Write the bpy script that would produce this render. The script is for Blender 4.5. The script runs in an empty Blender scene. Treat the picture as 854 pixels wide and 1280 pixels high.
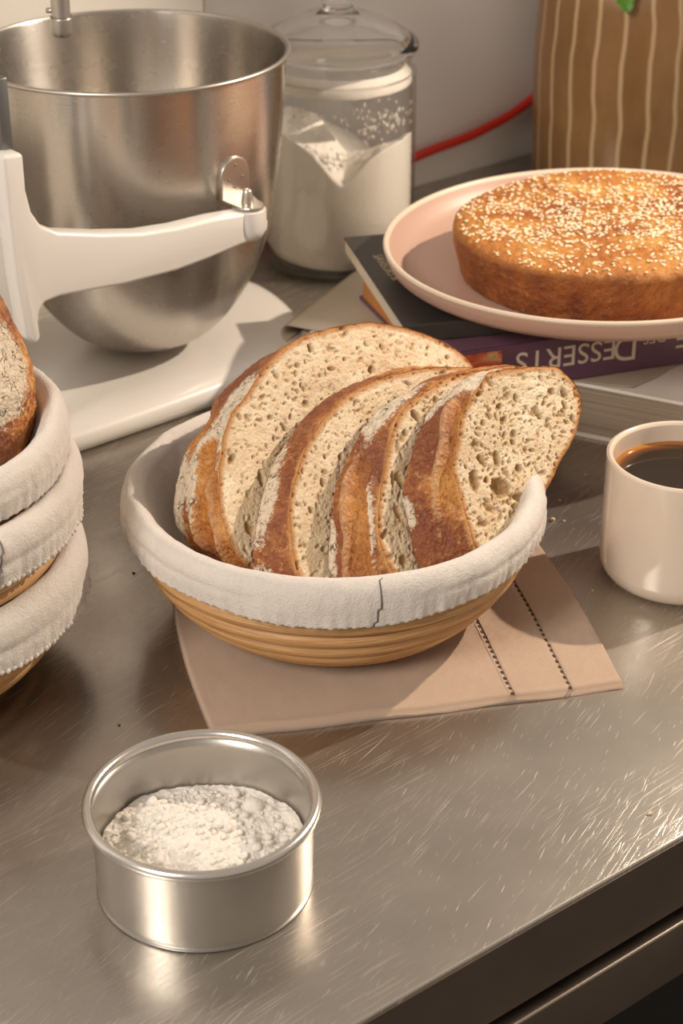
import bpy, bmesh, math, random
import numpy as np
from mathutils import Vector, Matrix

S = bpy.context.scene
COL = S.collection
PI = math.pi

# ------------------------------------------------------------ camera
FPX = 2280.0                       # focal length in pixels of an 854x1280 frame
PITCH = math.radians(28.8)
CAM_H = 0.56                       # above the worktop (z = 0)
cs, cc = math.sin(PITCH), math.cos(PITCH)
cd = bpy.data.cameras.new('camera'); cam = bpy.data.objects.new('camera', cd); COL.objects.link(cam)
cam.location = (0, 0, CAM_H); cam.rotation_euler = (PI/2 - PITCH, 0, 0)
cd.sensor_fit = 'VERTICAL'; cd.sensor_height = 36.0; cd.lens = FPX/1280*36
cd.clip_start = 0.02; cd.clip_end = 50
cd.dof.use_dof = True; cd.dof.focus_distance = 0.96; cd.dof.aperture_fstop = 13.0
S.camera = cam

# ------------------------------------------------------------ world, lamps, exposure
S.view_settings.view_transform = 'Standard'; S.view_settings.look = 'None'
S.view_settings.exposure = 0.0; S.view_settings.gamma = 1.0; S.view_settings.use_curve_mapping = False
w = bpy.data.worlds.new('world'); S.world = w; w.use_nodes = True
w.node_tree.nodes['Background'].inputs[0].default_value = (0.535, 0.455, 0.38, 1)
w.node_tree.nodes['Background'].inputs[1].default_value = 0.80

def aim(o, d):                     # -Z of the lamp looks along d
    o.rotation_euler = Vector(d).to_track_quat('-Z', 'Y').to_euler()
def lamp(name, kind, loc, d, energy, color, **kw):
    L = bpy.data.lights.new(name, kind); L.energy = energy; L.color = color
    for k, v in kw.items(): setattr(L, k, v)
    o = bpy.data.objects.new(name, L); COL.objects.link(o); o.location = loc; aim(o, d); return o
KEY = Vector((0.81, 1.27, 0.77))          # hard studio lamp beyond the right side of the frame
lamp('key_lamp', 'SPOT', KEY, Vector((0.0, 0.90, 0.0))-KEY, 55, (1.0, 0.84, 0.68), spot_size=math.radians(66), spot_blend=0.25, shadow_soft_size=0.011)
lamp('fill_light', 'AREA', (-1.0, -0.5, 1.3), (1.0, 1.6, -1.1), 29, (1.0, 0.93, 0.855), shape='RECTANGLE', size=0.5, size_y=0.7)  # unseen area lamp, soft fill from the front left, not a window

# ------------------------------------------------------------ geometry helpers
def ray(x, y):
    a = (x-427)/FPX; b = (640-y)/FPX
    return np.array([a, cc+b*cs, -cs+b*cc])
CO = np.array([0, 0, CAM_H])
def on_plane(x, y, N, P):
    D = ray(x, y); return CO + D*(np.dot(N, np.asarray(P)-CO)/np.dot(N, D))
def at(x, y, z=0.0):
    return on_plane(x, y, np.array([0, 0, 1.0]), np.array([0, 0, z]))

def vnoise(p, seed=0):             # smooth value noise, 0..1
    p = np.asarray(p, dtype=np.float64); i = np.floor(p).astype(np.int64); f = p-i; f = f*f*(3-2*f)
    def h(a, b, c):
        n = (a*73856093) ^ (b*19349663) ^ (c*83492791) ^ (seed*2654435761)
        n = (n ^ (n >> 13)) & 0x7fffffff
        n = (n*1274126177) & 0x7fffffff
        n = (n ^ (n >> 16))
        return (n & 0xffffff)/float(0xffffff)
    x, y, z = i[..., 0], i[..., 1], i[..., 2]; fx, fy, fz = f[..., 0], f[..., 1], f[..., 2]
    def l(a, b, t): return a+(b-a)*t
    return l(l(l(h(x, y, z), h(x+1, y, z), fx), l(h(x, y+1, z), h(x+1, y+1, z), fx), fy),
             l(l(h(x, y, z+1), h(x+1, y, z+1), fx), l(h(x, y+1, z+1), h(x+1, y+1, z+1), fx), fy), fz)
def fbm(p, oct=4, seed=0, gain=0.5):
    p = np.asarray(p); s = 0; a = 1; t = 0
    for k in range(oct):
        s = s+a*(vnoise(p*(2.03**k)+17.3*k, seed+k)-0.5); t += a; a *= gain
    return s/t*2                   # about -1..1
def billow(p, oct=3, seed=0):
    s = 0; a = 1; t = 0
    for k in range(oct):
        s = s+a*(1-np.abs(2*vnoise(p*(2.1**k)+9.1*k, seed+k)-1)); t += a; a *= 0.5
    return s/t

def obj(name, verts, faces, mat, parent=None, smooth=True, attrs=None):
    me = bpy.data.meshes.new(name)
    me.from_pydata([tuple(v) for v in np.asarray(verts, dtype=float)] if not isinstance(verts, list) else [tuple(v) for v in verts], [], [tuple(int(q) for q in f) for f in faces])
    me.update()
    if smooth: me.polygons.foreach_set('use_smooth', [True]*len(me.polygons))
    if attrs:
        for k, a in attrs.items():
            at_ = me.attributes.new(k, 'FLOAT', 'POINT'); at_.data.foreach_set('value', np.asarray(a, dtype=np.float32).ravel())
    o = bpy.data.objects.new(name, me); COL.objects.link(o)
    if mat: me.materials.append(mat)
    if parent: o.parent = parent
    return o
def thing(name, label, cat, loc=(0, 0, 0), group=None):
    o = bpy.data.objects.new(name, None); COL.objects.link(o); o.location = loc
    o.empty_display_size = 0.02
    o['label'] = label; o['category'] = cat
    if group: o['group'] = group
    return o
def tag(o, label, cat, group=None, kind=None):
    o['label'] = label; o['category'] = cat
    if group: o['group'] = group
    if kind: o['kind'] = kind
    return o
def grid_faces(nu, nv, wrap_u=False, flip=False, off=0):
    fs = []
    for j in range(nv-1):
        for i in range(nu if wrap_u else nu-1):
            a = j*nu+i; b = j*nu+(i+1) % nu
            f = (a+off, b+off, b+nu+off, a+nu+off)
            fs.append(f[::-1] if flip else f)
    return fs
def lathe(profile, n=96, caps=True):          # profile of (r, z); returns verts (len*n), faces
    th = np.arange(n)*2*PI/n; v = []
    for r, z in profile:
        v += [(r*math.cos(t), r*math.sin(t), z) for t in th]
    f = grid_faces(n, len(profile), True)
    if caps:
        f.append(tuple(range(n))[::-1]); m = (len(profile)-1)*n; f.append(tuple(range(m, m+n)))
    return v, f
def smooth_profile(pts, k=6):
    P = [np.array(p, float) for p in pts]; out = []
    for i in range(len(P)-1):
        p0 = P[max(i-1, 0)]; p1 = P[i]; p2 = P[i+1]; p3 = P[min(i+2, len(P)-1)]
        for j in range(k):
            t = j/k; out.append(0.5*((2*p1)+(-p0+p2)*t+(2*p0-5*p1+4*p2-p3)*t*t+(-p0+3*p1-3*p2+p3)*t**3))
    out.append(P[-1]); return [tuple(q) for q in out]
def tube(pts, r, n=10, k=1, closed=False):
    P = [np.array(p, float) for p in (smooth_profile(pts, k) if k > 1 else pts)]
    m = len(P); v = []
    up = np.array([0.13, 0.21, 0.97])
    rr = r if hasattr(r, '__len__') else [r]*m
    for i, p in enumerate(P):
        a = P[(i-1) % m] if closed else P[max(i-1, 0)]; b = P[(i+1) % m] if closed else P[min(i+1, m-1)]
        t = b-a; t /= np.linalg.norm(t)+1e-12
        u = np.cross(t, up); u /= np.linalg.norm(u)+1e-12; w_ = np.cross(u, t)
        R = rr[i] if len(rr) == m else r[0]
        for q in range(n):
            c = 2*PI*q/n; v.append(p+R*(math.cos(c)*u+math.sin(c)*w_))
    f = grid_faces(n, m, True, True)
    if closed:
        o = (m-1)*n
        for q in range(n): f.append((o+q, q, (q+1) % n, o+(q+1) % n)[::-1])
    else:
        f.append(tuple(range(n))); f.append(tuple(range((m-1)*n, m*n))[::-1])
    return v, f
def join(parts):
    V = []; F = []
    for v, f in parts:
        o = len(V); V += [tuple(q) for q in v]; F += [tuple(i+o for i in q) for q in f]
    return V, F
def box(x0, x1, y0, y1, z0, z1):
    v = [(x, y, z) for z in (z0, z1) for y in (y0, y1) for x in (x0, x1)]
    f = [(0, 2, 3, 1), (4, 5, 7, 6), (0, 1, 5, 4), (2, 6, 7, 3), (0, 4, 6, 2), (1, 3, 7, 5)]
    return v, f
def bevel(o, w_=0.001, seg=2, angle=0.6):
    m = o.modifiers.new('bevel', 'BEVEL'); m.width = w_; m.segments = seg; m.limit_method = 'ANGLE'; m.angle_limit = angle; return o
def xf(v, ang=0.0, loc=(0, 0, 0)):
    c, s = math.cos(ang), math.sin(ang)
    return [(p[0]*c-p[1]*s+loc[0], p[0]*s+p[1]*c+loc[1], p[2]+loc[2]) for p in v]
def prism(poly, z0, z1):           # poly ccw
    n = len(poly); v = [(x, y, z0) for x, y in poly]+[(x, y, z1) for x, y in poly]
    f = [tuple(range(n))[::-1], tuple(range(n, 2*n))]+[(i, (i+1) % n, n+(i+1) % n, n+i) for i in range(n)]
    return v, f
def ellipsoid(c, rx, ry, rz, nu=12, nv=8):
    v = []
    for j in range(1, nv):
        t = PI*j/nv
        for i in range(nu):
            a = 2*PI*i/nu; v.append((c[0]+rx*math.sin(t)*math.cos(a), c[1]+ry*math.sin(t)*math.sin(a), c[2]-rz*math.cos(t)))
    f = grid_faces(nu, nv-1, True); f.append(tuple(range(nu))[::-1]); m = (nv-2)*nu; f.append(tuple(range(m, m+nu)))
    return v, f
def cat_closed(ctrl, K):           # closed Catmull-Rom through ctrl, K samples in equal parameter; rows may have any length
    C = np.asarray(ctrl, float); n = len(C); out = []; par = []
    for k in range(K):
        u = k*n/K; i = int(u); t = u-i
        p0, p1, p2, p3 = C[(i-1) % n], C[i], C[(i+1) % n], C[(i+2) % n]
        out.append(0.5*((2*p1)+(-p0+p2)*t+(2*p0-5*p1+4*p2-p3)*t*t+(-p0+3*p1-3*p2+p3)*t**3)); par.append(u)
    return np.array(out), np.array(par)

# ------------------------------------------------------------ material helpers
class MT:
    def __init__(s, name):
        s.m = bpy.data.materials.new(name); s.m.use_nodes = True; s.t = s.m.node_tree
        s.b = s.t.nodes['Principled BSDF']; s.out = s.t.nodes['Material Output']
    def n(s, typ, ins=None, **props):
        nd = s.t.nodes.new(typ)
        for k, v in props.items(): setattr(nd, k, v)
        for k, v in (ins or {}).items(): s.set(nd, k, v)
        return nd
    def set(s, nd, k, v):
        i = nd.inputs[k]
        if isinstance(v, bpy.types.NodeSocket): s.t.links.new(v, i)
        elif isinstance(v, bpy.types.Node): s.t.links.new(v.outputs[0], i)
        else:
            if i.type == 'RGBA' and len(v) == 3: v = (*v, 1)
            i.default_value = v
    def P(s, **kw):
        for k, v in kw.items(): s.set(s.b, k.replace('_', ' '), v)
    def co(s, scale=(1, 1, 1), rot=(0, 0, 0), src='Object'):
        tc = s.n('ShaderNodeTexCoord')
        return s.n('ShaderNodeMapping', {'Vector': tc.outputs[src], 'Scale': scale, 'Rotation': rot}).outputs[0]
    def co2(s, scale, deg):           # turn first, stretch afterwards
        tc = s.n('ShaderNodeTexCoord'); a = s.n('ShaderNodeMapping', {'Vector': tc.outputs['Object'], 'Rotation': (0, 0, math.radians(-deg))})
        return s.n('ShaderNodeMapping', {'Vector': a.outputs[0], 'Scale': scale}).outputs[0]
    def noise(s, vec, scale=5, detail=3, rough=0.5, dist=0.0):
        return s.n('ShaderNodeTexNoise', {'Vector': vec, 'Scale': scale, 'Detail': detail, 'Roughness': rough, 'Distortion': dist}).outputs['Fac']
    def ramp(s, fac, stops, interp='LINEAR'):
        r = s.n('ShaderNodeValToRGB', {'Fac': fac}); e = r.color_ramp.elements; r.color_ramp.interpolation = interp
        while len(e) < len(stops): e.new(0.5)
        for q, (p, c) in zip(e, stops):
            q.position = p; q.color = (*c, 1) if hasattr(c, '__len__') else (c, c, c, 1)
        return r.outputs[0]
    def mix(s, fac, a, b, blend='MIX'):
        m = s.n('ShaderNodeMix', data_type='RGBA', blend_type=blend)
        for k, v in ((0, fac), (6, a), (7, b)):
            i = m.inputs[k]
            if isinstance(v, bpy.types.NodeSocket): s.t.links.new(v, i)
            else: i.default_value = v if k == 0 else ((*v, 1) if hasattr(v, '__len__') else (v, v, v, 1))
        return m.outputs[2]
    def math(s, op, a, b=0.0, c=0.0, clamp=False):
        m = s.n('ShaderNodeMath', operation=op, use_clamp=clamp)
        for k, v in enumerate((a, b, c)):
            if isinstance(v, bpy.types.NodeSocket): s.t.links.new(v, m.inputs[k])
            else: m.inputs[k].default_value = v
        return m.outputs[0]
    def bump(s, h, strength=0.5, dist=0.001, normal=None):
        d = {'Height': h, 'Strength': strength, 'Distance': dist}
        if normal is not None: d['Normal'] = normal
        return s.n('ShaderNodeBump', d).outputs[0]
    def attr(s, name): return s.n('ShaderNodeAttribute', attribute_name=name).outputs['Fac']
    def voro(s, vec, scale, feature='F1', out='Distance'):
        return s.n('ShaderNodeTexVoronoi', {'Vector': vec, 'Scale': scale}, feature=feature).outputs[out]

# ---- steel of the worktop
def steel_top():
    m = MT('worktop_steel')
    fine = m.noise(m.co2((8, 620, 8), 22), 3.0, 4, 0.6)
    fine2 = m.noise(m.co2((10, 520, 10), 4), 3.0, 3, 0.6)
    blot = m.noise(m.co(), 7.0, 4, 0.6)
    def scr(sx_, sy_, deg, lo, hi, sc_=1.0): return m.ramp(m.noise(m.co2((sx_, sy_, 10), deg), sc_, 2, 0.5), [(lo, 0.0), (hi, 1.0)])
    pt1 = m.ramp(m.noise(m.co(), 9.0, 2, 0.5), [(0.42, 0.05), (0.62, 1.0)])
    pt2 = m.ramp(m.noise(m.n('ShaderNodeVectorMath', {0: m.co(), 1: (3.1, 7.7, 1.3)}, operation='ADD').outputs[0], 7.0, 2, 0.5), [(0.42, 0.05), (0.62, 1.0)])
    a = m.math('MULTIPLY', scr(22, 2600, 22, 0.64, 0.72), pt1); b = m.math('MULTIPLY', scr(20, 2300, 4, 0.63, 0.71), pt2)
    c = scr(55, 2400, 30, 0.69, 0.76); e = scr(14, 1700, 18, 0.70, 0.76)
    sc = m.math('MAXIMUM', m.math('MAXIMUM', a, b), m.math('MAXIMUM', c, e))
    col = m.mix(m.ramp(blot, [(0.3, 0.0), (0.7, 1.0)]), (0.40, 0.365, 0.32), (0.53, 0.49, 0.44))
    col = m.mix(m.math('MULTIPLY', sc, 0.55), col, (0.92, 0.86, 0.78))
    rg = m.math('ADD', m.math('MULTIPLY', blot, 0.18), 0.13)
    rg = m.math('ADD', rg, m.math('MULTIPLY', sc, 0.25), clamp=True)
    h = m.math('ADD', m.math('MULTIPLY', fine, 0.6), m.math('MULTIPLY', fine2, 0.4)); h = m.math('SUBTRACT', h, m.math('MULTIPLY', sc, 0.6))
    nrm = m.bump(h, 0.22, 0.0003)
    m.P(Base_Color=col, Metallic=1.0, Roughness=rg, Normal=nrm)
    b2 = m.n('ShaderNodeBsdfPrincipled', {'Base Color': col, 'Metallic': 1.0, 'Roughness': 0.52, 'Normal': nrm})
    b3 = m.n('ShaderNodeBsdfDiffuse', {'Color': col, 'Normal': nrm})
    mx = m.n('ShaderNodeMixShader', {0: 0.30, 1: m.b.outputs[0], 2: b2.outputs[0]})
    mx2 = m.n('ShaderNodeMixShader', {0: m.math('ADD', 0.02, m.math('MULTIPLY', sc, 0.33)), 1: mx.outputs[0], 2: b3.outputs[0]})
    m.t.links.new(mx2.outputs[0], m.out.inputs[0])
    return m.m
def brushed(name, col, rough, ring=True, aniso=0.6, spec=1.0, scale=(3, 3, 260)):
    m = MT(name)
    h = m.noise(m.co(scale), 3.0, 4, 0.6); bl = m.noise(m.co(), 22, 4, 0.6)
    sc = m.ramp(m.noise(m.co((60, 60, 260), (0.5, 0.3, 0.4)), 3, 1), [(0.72, 0.0), (0.78, 1.0)])
    m.P(Base_Color=m.mix(bl, tuple(c*0.86 for c in col), col), Metallic=1.0,
        Roughness=m.math('ADD', m.math('ADD', rough-0.07, m.math('MULTIPLY', bl, 0.14)), m.math('MULTIPLY', sc, 0.12)), Normal=m.bump(h, 0.22, 0.0004))
    if aniso:
        m.P(Anisotropic=aniso, Anisotropic_Rotation=0.25)
        tg = m.n('ShaderNodeTangent', direction_type='RADIAL', axis='Z'); m.P(Tangent=tg.outputs[0])
    return m.m
def plain(name, col, rough=0.5, metal=0.0, bump=None, coat=0.0, var=0.0, spec=None, sheen=0.0):
    m = MT(name); c = col
    if var: c = m.mix(m.noise(m.co(), 30, 4), tuple(q*(1-var) for q in col), tuple(min(1, q*(1+var)) for q in col))
    m.P(Base_Color=c, Roughness=rough, Metallic=metal, Coat_Weight=coat, Sheen_Weight=sheen)
    if spec is not None: m.P(Specular_IOR_Level=spec)
    if bump: m.P(Normal=m.bump(m.noise(m.co(), bump[0], 4, 0.6), bump[1], bump[2]))
    return m.m
def cloth(name, col, scale=900, st=0.5, var=0.10, weave=0.0):
    m = MT(name)
    n1 = m.noise(m.co(), scale, 3, 0.7); n2 = m.noise(m.co(), 60, 4, 0.6)
    c = m.mix(n2, tuple(q*(1-var) for q in col), tuple(min(1, q*(1+var)) for q in col))
    c = m.mix(m.math('MULTIPLY', n1, 0.35), c, tuple(q*0.76 for q in col))
    h = m.math('ADD', m.math('MULTIPLY', n1, 0.5), m.math('MULTIPLY', n2, 1.2))
    m.P(Base_Color=c, Roughness=0.92, Sheen_Weight=0.25, Sheen_Roughness=0.5, Specular_IOR_Level=0.15, Normal=m.bump(h, st*1.6, 0.002))
    return m.m
def napkin_mat():
    m = MT('napkin_linen')
    sp = m.n('ShaderNodeSeparateXYZ', {0: m.co(rot=(0, 0, math.radians(-6)))})
    f = 2*PI/0.0015
    sx = m.math('SINE', m.math('MULTIPLY', sp.outputs[0], f)); sy = m.math('SINE', m.math('MULTIPLY', m.math('ADD', sp.outputs[1], sp.outputs[2]), f))
    wv = m.math('ADD', m.math('MULTIPLY', m.math('MULTIPLY', sx, sy), 0.5), 0.5)
    n2 = m.noise(m.co(), 50, 4, 0.6)
    c = m.mix(n2, (0.57, 0.40, 0.285), (0.66, 0.485, 0.355))
    c = m.mix(m.ramp(wv, [(0.05, 0.85), (0.5, 0.0)]), c, (0.30, 0.19, 0.125))
    h = m.math('ADD', m.math('MULTIPLY', wv, 0.5), m.math('MULTIPLY', n2, 1.0))
    m.P(Base_Color=c, Roughness=0.9, Sheen_Weight=0.2, Specular_IOR_Level=0.15, Normal=m.bump(h, 0.9, 0.0012))
    return m.m
def crumb_mat(name, k=1.0):
    m = MT(name)
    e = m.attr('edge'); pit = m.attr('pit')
    n1 = m.noise(m.co(), 420, 3, 0.6); n2 = m.noise(m.co(), 45, 4, 0.6); v = m.voro(m.co(), 620)
    c = m.mix(m.ramp(n2, [(0.3, 0.0), (0.7, 1.0)]), (0.60*k, 0.445*k, 0.275*k), (0.80*k, 0.68*k, 0.50*k))
    c = m.mix(m.ramp(v, [(0.12, 0.5), (0.42, 0.0)]), c, (0.45*k, 0.32*k, 0.19*k))
    sp = m.ramp(m.noise(m.co(), 800, 2, 0.6), [(0.70, 0.0), (0.74, 1.0)])
    c = m.mix(m.math('MULTIPLY', sp, 0.55), c, (0.22, 0.13, 0.07))
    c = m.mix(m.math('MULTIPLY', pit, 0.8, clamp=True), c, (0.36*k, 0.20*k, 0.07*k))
    ed = m.math('ADD', e, m.math('MULTIPLY', m.math('SUBTRACT', n1, 0.5), 0.0022))
    c = m.mix(m.ramp(m.math('MULTIPLY', ed, 100.0), [(0.04, 1.0), (0.20, 0.75), (0.42, 0.0)]), c, (0.43, 0.185, 0.055))
    h = m.math('ADD', m.math('MULTIPLY', n1, 0.7), m.math('MULTIPLY', v, 0.9))
    m.P(Base_Color=c, Roughness=0.85, Specular_IOR_Level=0.25, Normal=m.bump(h, 0.6, 0.0008),
        Subsurface_Weight=0.35, Subsurface_Radius=(0.006, 0.003, 0.0012), Subsurface_Scale=0.8)
    return m.m
def crust_mat(name='bread_crust', dark=1.0):
    m = MT(name)
    fl = m.attr('flour'); ear = m.attr('ear'); t = m.attr('rim')
    n1 = m.noise(m.co(), 70, 5, 0.65); n2 = m.noise(m.co(), 300, 4, 0.7); n3 = m.noise(m.co(), 26, 3, 0.5)
    v = m.voro(m.co(), 420)
    c = m.ramp(m.math('ADD', m.math('MULTIPLY', n1, 0.6), m.math('MULTIPLY', n2, 0.4)), [(0.34, (0.17, 0.045, 0.014)), (0.45, (0.40, 0.13, 0.030)), (0.55, (0.60, 0.255, 0.06)), (0.66, (0.80, 0.46, 0.17))])
    c = m.mix(m.ramp(n3, [(0.40, 0.8), (0.54, 0.0)]), c, (0.19, 0.045, 0.018))
    c = m.mix(m.ramp(n2, [(0.58, 0.0), (0.72, 0.55)]), c, (0.80, 0.52, 0.24))
    c = m.mix(m.math('MULTIPLY', m.math('MULTIPLY', ear, 0.75, clamp=True), m.ramp(n2, [(0.35, 0.35), (0.6, 1.0)])), c, m.mix(n3, (0.40, 0.135, 0.022), (0.68, 0.31, 0.06)))
    c = m.mix(m.ramp(t, [(0.0, 0.9), (0.025, 0.6), (0.075, 0.0)]), c, (0.66, 0.36, 0.12))
    c = m.mix(m.math('MULTIPLY', m.attr('burn'), 0.85, clamp=True), c, m.mix(n2, (0.13, 0.035, 0.018), (0.34, 0.11, 0.045)))
    c = m.mix(m.math('MULTIPLY', m.attr('lip'), 0.6, clamp=True), c, m.mix(n2, (0.50, 0.22, 0.06), (0.80, 0.60, 0.36)))
    # flour with dark cracks
    def warp(vec, sc_, am):
        return m.n('ShaderNodeVectorMath', {0: vec, 1: m.n('ShaderNodeVectorMath', {0: m.n('ShaderNodeTexNoise', {'Scale': sc_, 'Vector': m.co()}).outputs['Color'], 3: am}, operation='SCALE').outputs[0]}, operation='ADD').outputs[0]
    wq = warp(warp(m.co(), 90.0, 0.014), 380.0, 0.0045)
    cr = m.math('ADD', m.voro(wq, 230, 'DISTANCE_TO_EDGE'), m.math('MULTIPLY', m.math('SUBTRACT', m.noise(m.co(), 170, 3), 0.38), 0.45))
    crk = m.ramp(cr, [(0.0, 1.0), (0.065, 0.0)])
    fn = m.math('ADD', fl, m.math('MULTIPLY', m.math('SUBTRACT', m.noise(m.co(), 130, 4, 0.7), 0.5), 1.1))
    fm = m.ramp(m.math('ADD', fn, m.math('MULTIPLY', m.math('SUBTRACT', m.noise(m.co(), 520, 3, 0.7), 0.5), 0.8)), [(0.36, 0.0), (0.66, 0.92)])
    dust = m.math('MULTIPLY', m.ramp(m.noise(m.co(), 240, 4, 0.7), [(0.55, 0.0), (0.75, 0.45)]), m.ramp(n3, [(0.4, 0.0), (0.6, 1.0)]))
    c = m.mix(dust, c, (0.78, 0.68, 0.55))
    fcol = m.mix(crk, m.mix(n2, (0.63, 0.52, 0.37), (0.87, 0.77, 0.61)), (0.20, 0.115, 0.06))
    c = m.mix(fm, c, fcol)
    h = m.math('ADD', m.math('MULTIPLY', n1, 1.0), m.math('MULTIPLY', n2, 0.55))
    h = m.math('ADD', h, m.math('MULTIPLY', v, 0.3))
    h = m.math('SUBTRACT', h, m.math('MULTIPLY', m.math('MULTIPLY', crk, fm), 0.6))
    m.P(Base_Color=c, Roughness=m.math('ADD', 0.42, m.math('MULTIPLY', fm, 0.45)), Specular_IOR_Level=0.45, Normal=m.bump(h, 0.9, 0.0034))
    return m.m
def wood_mat():
    m = MT('cane_wood')
    n = m.noise(m.co((14, 14, 900)), 2.0, 4, 0.65); n2 = m.noise(m.co((5, 5, 160)), 2.0, 3, 0.6); n3 = m.noise(m.co(), 60, 3)
    c = m.ramp(n, [(0.32, (0.26, 0.12, 0.04)), (0.45, (0.50, 0.27, 0.105)), (0.62, (0.66, 0.40, 0.18)), (0.8, (0.78, 0.53, 0.28))])
    c = m.mix(m.ramp(n2, [(0.35, 0.5), (0.55, 0.0)]), c, (0.40, 0.19, 0.065))
    m.P(Base_Color=c, Roughness=0.5, Normal=m.bump(n, 0.35, 0.0006))
    return m.m
def cake_mat():
    m = MT('cake_crust')
    s = m.attr('top'); r = m.attr('rad')
    n1 = m.noise(m.co(), 26, 4, 0.6); n2 = m.noise(m.co(), 260, 4, 0.7); n4 = m.noise(m.co(), 90, 4, 0.6)
    side = m.ramp(n1, [(0.34, (0.15, 0.038, 0.010)), (0.5, (0.27, 0.082, 0.018)), (0.68, (0.40, 0.14, 0.027))])
    side = m.mix(m.ramp(n2, [(0.58, 0.0), (0.72, 0.4)]), side, (0.62, 0.30, 0.09))
    side = m.mix(m.ramp(n2, [(0.28, 0.8), (0.40, 0.0)]), side, (0.15, 0.045, 0.012))
    top = m.ramp(m.math('ADD', m.math('MULTIPLY', n1, 0.75), m.math('MULTIPLY', n4, 0.25)), [(0.36, (0.26, 0.06, 0.012)), (0.46, (0.42, 0.135, 0.022)), (0.55, (0.54, 0.235, 0.045)), (0.68, (0.66, 0.39, 0.115))])
    top = m.mix(m.ramp(r, [(0.72, 0.0), (0.95, 0.75)]), top, (0.50, 0.19, 0.04))
    m.P(Base_Color=m.mix(s, side, top), Roughness=0.5, Specular_IOR_Level=0.4,
        Normal=m.bump(m.math('ADD', n2, m.math('MULTIPLY', n4, 0.6)), 0.9, 0.003), Subsurface_Weight=0.08, Subsurface_Radius=(0.004, 0.002, 0.001), Subsurface_Scale=0.5)
    return m.m
def vase_mat():
    m = MT('striped_glaze')
    tc = m.co(); sp = m.n('ShaderNodeSeparateXYZ', {0: tc})
    ang = m.math('ARCTAN2', sp.outputs[1], sp.outputs[0])
    wob = m.noise(m.co((2, 2, 9)), 2.0, 2)
    a = m.math('MULTIPLY', m.math('ADD', ang, m.math('MULTIPLY', m.math('SUBTRACT', wob, 0.5), 0.10)), 25/(2*PI))
    fr = m.math('ABSOLUTE', m.math('SUBTRACT', m.math('FRACT', m.math('ADD', a, 50.0)), 0.5))
    line = m.ramp(fr, [(0.055, 1.0), (0.095, 0.0)])
    n1 = m.noise(m.co((1, 1, 0.6)), 16, 4, 0.6)
    c = m.ramp(n1, [(0.3, (0.20, 0.10, 0.036)), (0.7, (0.33, 0.175, 0.070))])
    c = m.mix(line, c, (0.55, 0.38, 0.21))
    m.P(Base_Color=c, Roughness=0.28, Normal=m.bump(m.math('ADD', m.math('MULTIPLY', line, 0.5), n1), 0.3, 0.001))
    return m.m
def glass_mat(name='clear_glass', col=(1, 1, 1), rough=0.0):
    m = MT(name); m.P(Base_Color=col, Roughness=rough, Transmission_Weight=1.0, IOR=1.45); return m.m
def thin_glass():
    m = MT('thin_jar_glass'); tr = m.n('ShaderNodeBsdfTransparent', {0: (0.985, 0.985, 0.98)}); gl = m.n('ShaderNodeBsdfGlossy', {'Roughness': 0.02})
    lw = m.n('ShaderNodeLayerWeight', {'Blend': 0.5}).outputs['Facing']
    fr = m.math('ADD', 0.035, m.math('MULTIPLY', m.math('POWER', lw, 4.0), 0.75)); mx = m.n('ShaderNodeMixShader', {0: fr, 1: tr.outputs[0], 2: gl.outputs[0]})
    m.t.links.new(mx.outputs[0], m.out.inputs[0]); return m.m
def flour_mat():
    m = MT('flour'); n = m.noise(m.co(), 500, 3, 0.7)
    m.P(Base_Color=m.mix(n, (0.70, 0.645, 0.57), (0.86, 0.815, 0.75)), Roughness=0.95, Specular_IOR_Level=0.1, Normal=m.bump(n, 0.6, 0.0008),
        Subsurface_Weight=0.1, Subsurface_Radius=(0.002, 0.002, 0.0015), Subsurface_Scale=0.5)
    return m.m
def coffee_mat():
    m = MT('coffee'); sp = m.n('ShaderNodeVectorMath', {0: m.co()}, operation='LENGTH').outputs[1]
    c = m.ramp(m.math('MULTIPLY', sp, 20.0), [(0.66, (0.018, 0.008, 0.003)), (0.76, (0.13, 0.045, 0.010)), (0.83, (0.50, 0.19, 0.03))])
    m.P(Base_Color=c, Roughness=0.04, IOR=1.33, Coat_Weight=0.3); return m.m
def picture_mat():
    m = MT('cover_picture'); n = m.noise(m.co((1, 1, 2.2)), 45, 3, 0.5, 1.5)
    m.P(Base_Color=m.ramp(n, [(0.3, (0.05, 0.04, 0.03)), (0.42, (0.32, 0.035, 0.02)), (0.55, (0.50, 0.09, 0.035)), (0.66, (0.55, 0.36, 0.15)), (0.75, (0.06, 0.05, 0.035))]), Roughness=0.35); return m.m

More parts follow.
